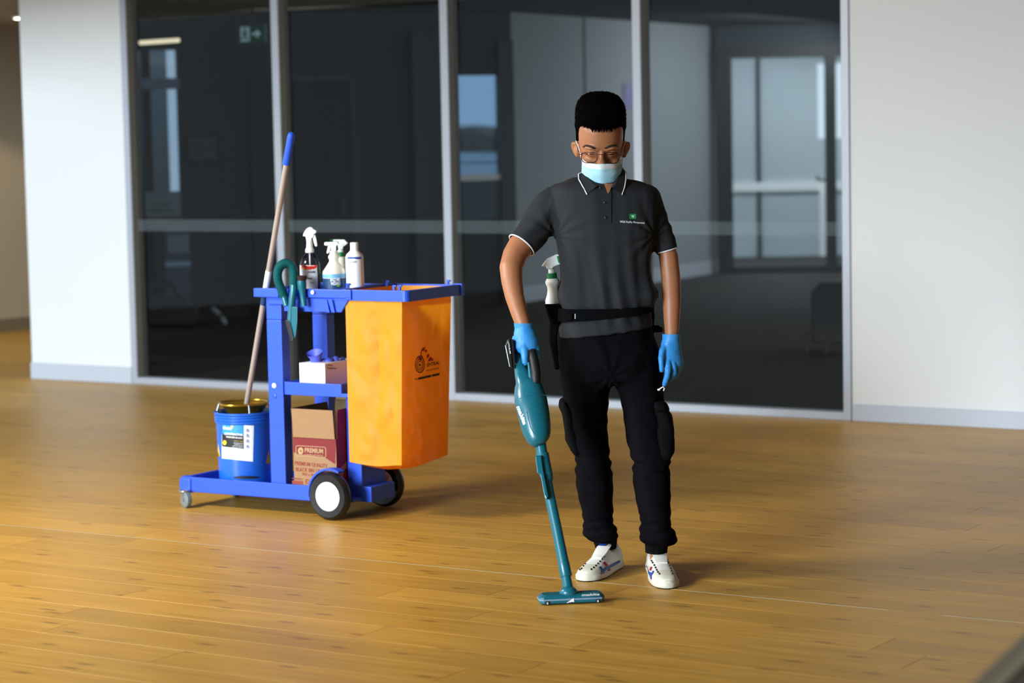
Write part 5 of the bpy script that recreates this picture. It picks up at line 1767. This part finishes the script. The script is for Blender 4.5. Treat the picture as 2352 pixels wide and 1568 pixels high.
gl.loft([oval(1203, 742, 8.21, 20.5, .031), oval(1204, 752, 8.207, 21.5, .031), oval(1206, 766, 8.20, 26, .030), oval(1208, 782, 8.195, 29, .030), oval(1209, 797, 8.192, 29, .031), oval(1211, 808, 8.192, 23, .026), oval(1211, 813, 8.19, 14, .018)])
# index finger pointing down in front, thumb on the other side, three fingers curled round the grip
finger(gl, [(1203, 784, 8.188, 13), (1204, 800, 8.175, 12), (1206, 814, 8.164, 9.8), (1206, 824, 8.160, 8.4), (1207, 832, 8.160, 7.6), (1209, 837, 8.163, 6.0)])
finger(gl, [(1224, 780, 8.192, 11), (1231, 798, 8.190, 9), (1235, 811, 8.190, 7), (1236.5, 819, 8.200, 5.6), (1235.5, 826, 8.206, 4.0)])
finger(gl, [(1196, 790, 8.20, 11), (1196, 806, 8.205, 9), (1203, 818, 8.222, 8), (1214, 820, 8.232, 7), (1222, 812, 8.225, 6)])
finger(gl, [(1190, 782, 8.205, 10), (1187, 796, 8.212, 8.6), (1193, 806, 8.23, 7.8), (1205, 806, 8.240, 6.8), (1214, 800, 8.236, 6)])
finger(gl, [(1186, 774, 8.21, 9), (1181.5, 786, 8.216, 7.6), (1185, 795, 8.23, 7), (1196, 796, 8.242, 6), (1205, 790, 8.238, 5)])
remesh(gl, .0021, 'glove', 'glove', PR, smooth=2, disp=glove_disp)
cu = MB(); cu.loft([oval(1203.5, 752, 8.21, 22, .033), oval(1203, 743, 8.21, 22.6, .0335), oval(1203, 741, 8.21, 23.2, .034), oval(1203, 744, 8.21, 19, .029)], caps=False)
cu.build('glove_cuff', 'glove', PR, smooth=True)

# ---- shoes
def shoe(heel, toe, name, outer):
    h, t = V(heel), V(toe)
    ax = (t - h); Ls = ax.length; ax.normalize()
    sd = V((-ax.y, ax.x, 0))          # to the left of the walking direction
    def P(s, w_, z): return h + ax * s * Ls + sd * w_ + V((0, 0, z))
    cv = lambda s: .006 * math.sin(s * 3.14) * outer
    def half(s):
        T = [(0, .020), (.04, .030), (.12, .035), (.3, .034), (.45, .036), (.62, .0435), (.75, .046), (.87, .0435), (.93, .038), (.97, .028), (1.0, .013)]
        for (a, b_), (c_, d_) in zip(T, T[1:]):
            if a <= s <= c_: return b_ + (d_ - b_) * (s - a) / (c_ - a)
        return .01
    def top(s):
        T = [(0, .074), (.06, .088), (.14, .080), (.25, .066), (.34, .078), (.42, .092), (.5, .083), (.62, .068), (.75, .055), (.87, .046), (.94, .040), (.98, .033), (1.0, .025)]
        for (a, b_), (c_, d_) in zip(T, T[1:]):
            if a <= s <= c_: return b_ + (d_ - b_) * (s - a) / (c_ - a)
        return .02
    S_ = [0, .02, .05, .1, .16, .22, .28, .34, .4, .46, .52, .6, .68, .76, .83, .88, .91, .94, .96, .98, .992, 1.0]
    up = MB(); rings = []
    for s in S_:
        w_, tp = half(s), top(s)
        r = []
        for k in range(18):
            a = math.pi * k / 17
            cs, sn = math.cos(a), math.sin(a)
            x = math.copysign(abs(cs) ** .75, cs) * w_
            z = .014 + (tp - .014) * max(sn, 0) ** .85
            if z > .05: x *= 1 - .30 * (z - .05) / .05
            r.append(P(s, x + cv(s), z))
        rings.append(r + [P(s, -w_ + cv(s), .008), P(s, w_ + cv(s), .008)])
    up.loft(rings)
    uo = up.build('shoe', 'shoe', PR, smooth=True, autosmooth=50)
    so_ = MB()
    def sole(z, g): return [P(s, half(s) + g + cv(s), z) for s in S_] + [P(1.0 + .006, cv(1), z)] + [P(s, -half(s) - g + cv(s), z) for s in S_[::-1]] + [P(-.012, 0, z)]
    so_.loft([sole(.004, .001), sole(.008, .0035), sole(.020, .0035), sole(.023, .0005)])
    so_.build('sole', 'sole', PR, parent=uo, smooth=True)
    ot = MB(); ot.loft([sole(.0005, -.002), sole(.0045, .0)]); ot.build('outsole', 'rubber', PR, parent=uo)
    toe_ = MB(); rings = []
    for s in (.80, .84, .89, .94, .975, 1.0):
        w_, tp = half(s), top(s)
        rings.append([P(s, math.copysign(abs(math.cos(math.pi * k / 15)) ** .75, math.cos(math.pi * k / 15)) * (w_ + .0006) + cv(s), .015 + (tp + .0006 - .015) * max(0, math.sin(math.pi * k / 15)) ** .85) for k in range(16)])
    toe_.loft(rings, caps=False, closed=False).build('toe_cap', 'sole', PR, parent=uo, smooth=True)
    tg = MB()
    tg.loft([[P(s, w_ * k / 4 + cv(s), z + .003 * (1 - (k / 4) ** 2) + dz) for k in range(-4, 5)] + [P(s, w_ * k / 4 + cv(s), z - .005 + .003 * (1 - (k / 4) ** 2) + dz) for k in range(4, -5, -1)] for s, w_, z, dz in ((.345, .013, .094, .004), (.36, .020, .093, .004), (.45, .024, .089, .003), (.55, .023, .076, .002), (.66, .019, .064, .001))])
    tg.build('tongue', 'shoe', PR, parent=uo, smooth=True)
    # the opening with the ankle inside
    op = MB(); op.loft([[P(.2 + .12 * math.cos(a), .024 * math.sin(a), .079) for a in [2 * math.pi * k / 20 for k in range(20)]], [P(.2 + .13 * math.cos(a), .028 * math.sin(a), .060) for a in [2 * math.pi * k / 20 for k in range(20)]]])
    return uo, up.bvh(), P

sr, srb, P1_ = shoe(ground(1416, 1299), ground(1341, 1336), 'r', 1)
sl, slb, P2_ = shoe(ground(1497, 1302) + V((.012, 0, 0)), ground(1535, 1353), 'l', -1)
def stripes(uo, b, blue, red, eyelets, tags):
    S = s_bvh(b, .0018, 8.2); S2 = s_bvh(b, .0028, 8.2)
    m = MB()
    for p in red: decal(m, p, S, 3)
    m.build('red_stripe', 'shoered', PR, parent=uo)
    m = MB()
    for p in blue: decal(m, p, S2, 4)
    m.build('blue_stripe', 'shoeblue', PR, parent=uo)
    m = MB()
    S3_ = s_bvh(b, .0017, 8.2)
    for x, y in eyelets: decal(m, ell(x, y, 1.9, 2.3, n=10), S3_, 0)
    m.build('eyelets', 'ink', PR, parent=uo)
Z = lambda pts, ox, oy, k: [(ox + x / k, oy + y / k) for x, y in pts]
k_ = 2352 / 390
f6 = lambda pts: Z(pts, 1210, 1180, k_)
stripes(sr, srb,
        [f6([(992, 745), (1020, 730), (1062, 780), (1075, 745), (1130, 715), (1280, 640), (1285, 668), (1150, 748), (1100, 775), (1075, 800), (1055, 850), (1010, 930), (990, 925), (1010, 860), (1030, 790)]), f6([(1140, 770), (1160, 765), (1110, 830), (1060, 860), (1062, 840), (1100, 815)])],
        [f6([(1048, 682), (1075, 660), (1125, 712), (1095, 728)]), f6([(1122, 760), (1150, 750), (1148, 830), (1110, 836)])],
        [Z([p], 1210, 1180, k_)[0] for p in ((1070, 594), (1040, 628), (1013, 660), (985, 690), (956, 718), (926, 745), (893, 769), (808, 690), (785, 720), (760, 758), (738, 772))], None)
stripes(sl, slb,
        [f6([(1652, 722), (1665, 715), (1700, 800), (1740, 818), (1748, 790), (1766, 795), (1752, 830), (1735, 850), (1738, 930), (1725, 925), (1715, 860), (1690, 820)]), f6([(2030, 790), (2060, 810), (2110, 880), (2120, 910), (2080, 850)])],
        [f6([(1700, 775), (1722, 730), (1742, 740), (1720, 790)])],
        [Z([p], 1210, 1180, k_)[0] for p in ((1732, 650), (1746, 676), (1768, 712), (1784, 746), (1800, 778), (1817, 808), (1838, 832), (1957, 636), (1967, 672), (1980, 716), (1992, 756), (2003, 792), (2016, 830))], None)
for uo, Pq in ((sr, P1_), (sl, P2_)):
    m = MB()
    m.add([Pq(s, x, z) for s, x, z in ((.385, -.013, .1005), (.385, .013, .1005), (.45, .013, .0955), (.45, -.013, .0955))], [(0, 1, 2, 3)])
    for p in m.v: p += V((0, 0, .0012))
    m.build('tongue_label', 'shoeblue', PR, parent=uo)

# ================================================================= spray bottle carried in the pouch
bb = at(1274, 702, 8.43)
R = Root('spray_bottle', at(1275, 735, 8.43), 'white spray bottle with green collar and base carried in the hip pouch', 'bottle')
k = 8.43 / FPX
ax = (at(1267, 630, 8.425) - at(1275, 735, 8.43)).normalized()
b_ = at(1275, 728, 8.43)
hh = lambda y: (728 - y) * k
m = MB().lathe(b_, [(19 * k, hh(712)), (20 * k, hh(700)), (19.6 * k, hh(688)), (15 * k, hh(676)), (12.5 * k, hh(664)), (13.5 * k, hh(655)), (16 * k, hh(650)), (16.5 * k, hh(645)), (14 * k, hh(640)), (12 * k, hh(638))], 28, ax=ax)
m.build('bottle_body', 'hub', R, smooth=True)
MB().lathe(b_, [(20.6 * k, hh(701)), (20.6 * k, hh(695))], 28, ax=ax).build('green_band', 'green', R)
MB().lathe(b_, [(11.5 * k, hh(640)), (11.5 * k, hh(627)), (10.5 * k, hh(626))], 24, ax=ax).build('collar', 'green', R, label='green screw collar')
c_ = MB().lathe(b_, [(8 * k, hh(627)), (7.2 * k, hh(613))], 18, ax=ax)
c_.prism(*ppx([(1244, 611), (1256, 594), (1279, 583), (1288, 586), (1288, 606), (1272, 612), (1268, 618), (1257, 618), (1254, 612)], 8.405, 8.44))
c_.build('trigger_head', 'hub', R, bevel=.003)
MB().prism(*ppx([(1278, 588), (1292, 586), (1292, 606), (1282, 604)], 8.403, 8.442)).build('nozzle', 'green', R, bevel=.003)

# ================================================================= stick vacuum
YV = 8.14
R = Root('stick_vacuum', ground(1313, 1386), 'teal cordless stick vacuum with a black loop grip and wide floor head', 'vacuum cleaner')
def Yat(y): return 8.185 + (7.86 - 8.185) * (y - 800) / (1375 - 800)
vb = MB()
def vring(y, xl, xr, hd, p=2.2, dyl=0, n=30, tilt=6):
    return hring(xl, xr, y, hd, Yat(y), n, p, yl=y + tilt, yr=y - tilt)
vb.loft([vring(870, 1186, 1230, .034), vring(886, 1182, 1244, .044), vring(900, 1181, 1250, .052), vring(918, 1182, 1256, .056), vring(940, 1187, 1260, .057), vring(960, 1192, 1263, .056), vring(980, 1197, 1265, .054), vring(998, 1204, 1265, .051), vring(1010, 1211, 1262, .045), vring(1018, 1220, 1257, .034), vring(1021, 1228, 1252, .02)])
vbo = vb.build('dust_body', 'teal', R, smooth=True)
VB = vb.bvh()
nk = MB()
nk.loft([hring(1171, 1198, 783, .026, Yat(783) + .052, 24, 3, yl=788, yr=778), hring(1174, 1202, 800, .028, Yat(800) + .05, 24, 3, yl=805, yr=795), hring(1178, 1206, 820, .029, Yat(820) + .042, 24, 3), hring(1181, 1212, 840, .031, Yat(840) + .03, 24, 2.6), hring(1182, 1222, 858, .034, Yat(858) + .014, 24, 2.4), hring(1184, 1232, 872, .036, Yat(872), 24, 2.2), hring(1186, 1236, 890, .036, Yat(890), 24, 2.2)])
nko = nk.build('motor_neck', 'teal', R, smooth=True)
# seam line round the dust body and front panel outline
Sv = s_bvh(VB, .0006, 8.05)
sm = MB()
for pts in ([(1184, 921), (1195, 915), (1212, 909), (1230, 906), (1246, 906), (1256, 909)], [(1210, 944), (1213, 960), (1218, 980), (1226, 994), (1238, 1001), (1250, 1002)]):
    sm.tube([Sv(*p) for p in pts], .0010, 5)
sm.build('panel_seams', 'tealdark', R, parent=vbo)
tx = MB(); text(tx, 'makita', (1187, 934), (1203, 976), 8, s_bvh(VB, .001, 8.05), bold=.05, slant=0, up=V((.93, -.36)))
tx.build('side_lettering', 'paper', R, parent=vbo)
# loop grip
gp = MB()
G_ = [(1190, 802, 8.222, 10), (1203, 797, 8.212, 10), (1214, 799, 8.196, 10), (1222, 809, 8.172, 10.3), (1227, 828, 8.148, 10.8), (1231, 856, 8.13, 11), (1231, 874, 8.122, 10.5), (1229, 886, 8.118, 8)]
pxtube(gp, G_, 18)
gp.build('loop_grip', 'grip', R, smooth=True)
gi = MB(); pxtube(gi, [(1214, 832, 8.142, 3), (1217, 850, 8.136, 4.5), (1219, 868, 8.13, 5.5), (1222, 882, 8.12, 6)], 10)
gi.build('grip_web', 'teal', R, smooth=True)
# battery
bt = MB()
bt.prism(*ppx([(1172, 777), (1179, 780), (1185, 835), (1184, 846), (1172, 845), (1168, 812)], 8.165, 8.245))
bto = bt.build('battery', 'black', R, bevel=.003)
m = MB(); m.prism(*ppx([(1160, 794), (1166, 779), (1172, 777), (1178, 845), (1170, 842)], 8.160, 8.235)); m.build('battery_back', 'black', R, parent=bto, bevel=.003)
tx = MB()
Sb_ = lambda x, y: at(x, y, 8.1585)
text(tx, 'LITHIUM', (1166, 785), (1170.5, 812), 3.2, Sb_, bold=.02, up=V((.98, -.15)))
decal(tx, [(1159.8, 793), (1161.8, 793), (1168.5, 826), (1166.5, 826)], Sb_, 0)
decal(tx, [(1166.5, 826), (1168, 826), (1171.5, 842), (1170, 842)], Sb_, 0)
tx.build('battery_print', 'paper', R, parent=bto)
for x, y in ((1185, 835.5), (1217.5, 877)):
    p = at(x, y, 8.10)
    h = VB.ray_cast(CAM, ray(x, y).normalized())
    MB().lathe(at(x, y, 8.13 if y < 850 else 8.118), [(.0035, 0), (.0035, .004)], 10, ax=V((0, -1, .1))).build('screw_hole', 'ink', R)
# pipe with its coupling
def vp(x, y): return at(x, y, Yat(y))
kk = 8.0 / FPX
MB().tube([vp(1240, 1014), vp(1243, 1030), vp(1247, 1052)], [14 * kk, 13.2 * kk, 12.8 * kk], 22).build('upper_joint', 'teal', R, smooth=True)
MB().tube([vp(1246, 1042), vp(1249, 1062), vp(1255, 1092), vp(1256.5, 1093), vp(1258, 1104)], [15 * kk, 15.5 * kk, 15.8 * kk, 14 * kk, 13 * kk], 22).build('coupling_sleeve', 'teal', R, smooth=True)
MB().tube([vp(1252, 1080), vp(1262, 1135), vp(1280, 1220), vp(1294, 1290), vp(1300, 1320)], [12.4 * kk, 12.2 * kk, 12.4 * kk, 12.8 * kk, 13 * kk], 22).build('pipe', 'teal', R, smooth=True)
lt = MB()
def off(pts, dY): return [at(x, y, Yat(y) + dY) for x, y in pts]
po = [(1229, 1046), (1243, 1045), (1248, 1080), (1256, 1120), (1260, 1140), (1255, 1147), (1250, 1138), (1241, 1090), (1234, 1086)]
lt.prism(off(po, -.036), off(po, -.008))
lt.build('latch', 'teal', R, bevel=.003)
MB().tube([vp(1294, 1290), vp(1300.5, 1322), vp(1301, 1324)], [13.4 * kk, 14.2 * kk, 13 * kk], 22).build('lower_collar', 'teal', R, smooth=True)
MB().tube([vp(1299, 1318), vp(1303, 1340), vp(1306, 1358)], [11.2 * kk, 11.5 * kk, 13 * kk], 20).build('swivel_tube', 'teal', R, smooth=True)
# floor head
g0, g1 = ground(1241, 1391), ground(1390, 1384)
hx = (g1 - g0); HL = hx.length; hx.normalize(); hy = V((-hx.y, hx.x, 0))
def fh(s, n, z): return g0 + hx * s + hy * n + V((0, 0, z))
def hring2(z, g, y0=0.0, y1=.075, c=.012):
    x0, x1, a, b = g, HL - g, y0 + g, y1 - g
    return [fh(x0 + c, a, z), fh(x1 - c, a, z), fh(x1, a + c, z), fh(x1, b - c, z), fh(x1 - c, b, z), fh(x0 + c, b, z), fh(x0, b - c, z), fh(x0, a + c, z)]
fhd = MB().loft([hring2(.003, .004), hring2(.006, .0), hring2(.022, .0), hring2(.027, .004), hring2(.032, .012, c=.010)])
fo = fhd.build('floor_head', 'teal', R, bevel=.002)
MB().loft([hring2(.0005, .008), hring2(.004, .006)]).build('head_base', 'rubber', R, parent=fo)
MB().loft([hring2(.0145, -.0012), hring2(.0195, -.0012)]).build('bumper_strip', 'mauvegrey', R, parent=fo)
for s in (.018, HL - .03):
    MB().box(fh, s, s + .012, -.0025, .002, .004, .014).build('roller_slot', 'rubber', R, parent=fo)
    MB().box(fh, s + .003, s + .008, -.0035, -.001, .0045, .011).build('roller', 'hubback', R, parent=fo)
m = MB(); m.prism([fh(HL * s, -.0030, z) for s, z in ((.40, .006), (.49, .009), (.52, .008), (.515, .021), (.47, .015))], [fh(HL * s, -.0015, z) for s, z in ((.40, .006), (.49, .009), (.52, .008), (.515, .021), (.47, .015))])
m.build('arrow_mark', 'paper', R, parent=fo)
jt = MB()
jt.tube([fh(HL * .46 - .027, .034, .024), fh(HL * .46 + .031, .034, .024)], [.015, .015], 20, flat=1.0)
jt.ball(fh(HL * .46, .030, .034), (.03, .026, .022), 18, 10)
jt.build('swivel_joint', 'teal', R, smooth=True, parent=None)
tx = MB()
Sh = s_plane(fh(0, 0, .0324), V((0, 0, 1)), .0006)
text(tx, 'makita', (1336, 1368.5), (1377, 1366.5), 5.2, Sh, bold=.04, slant=.25)
tx.build('head_lettering', 'paper', R, parent=fo)
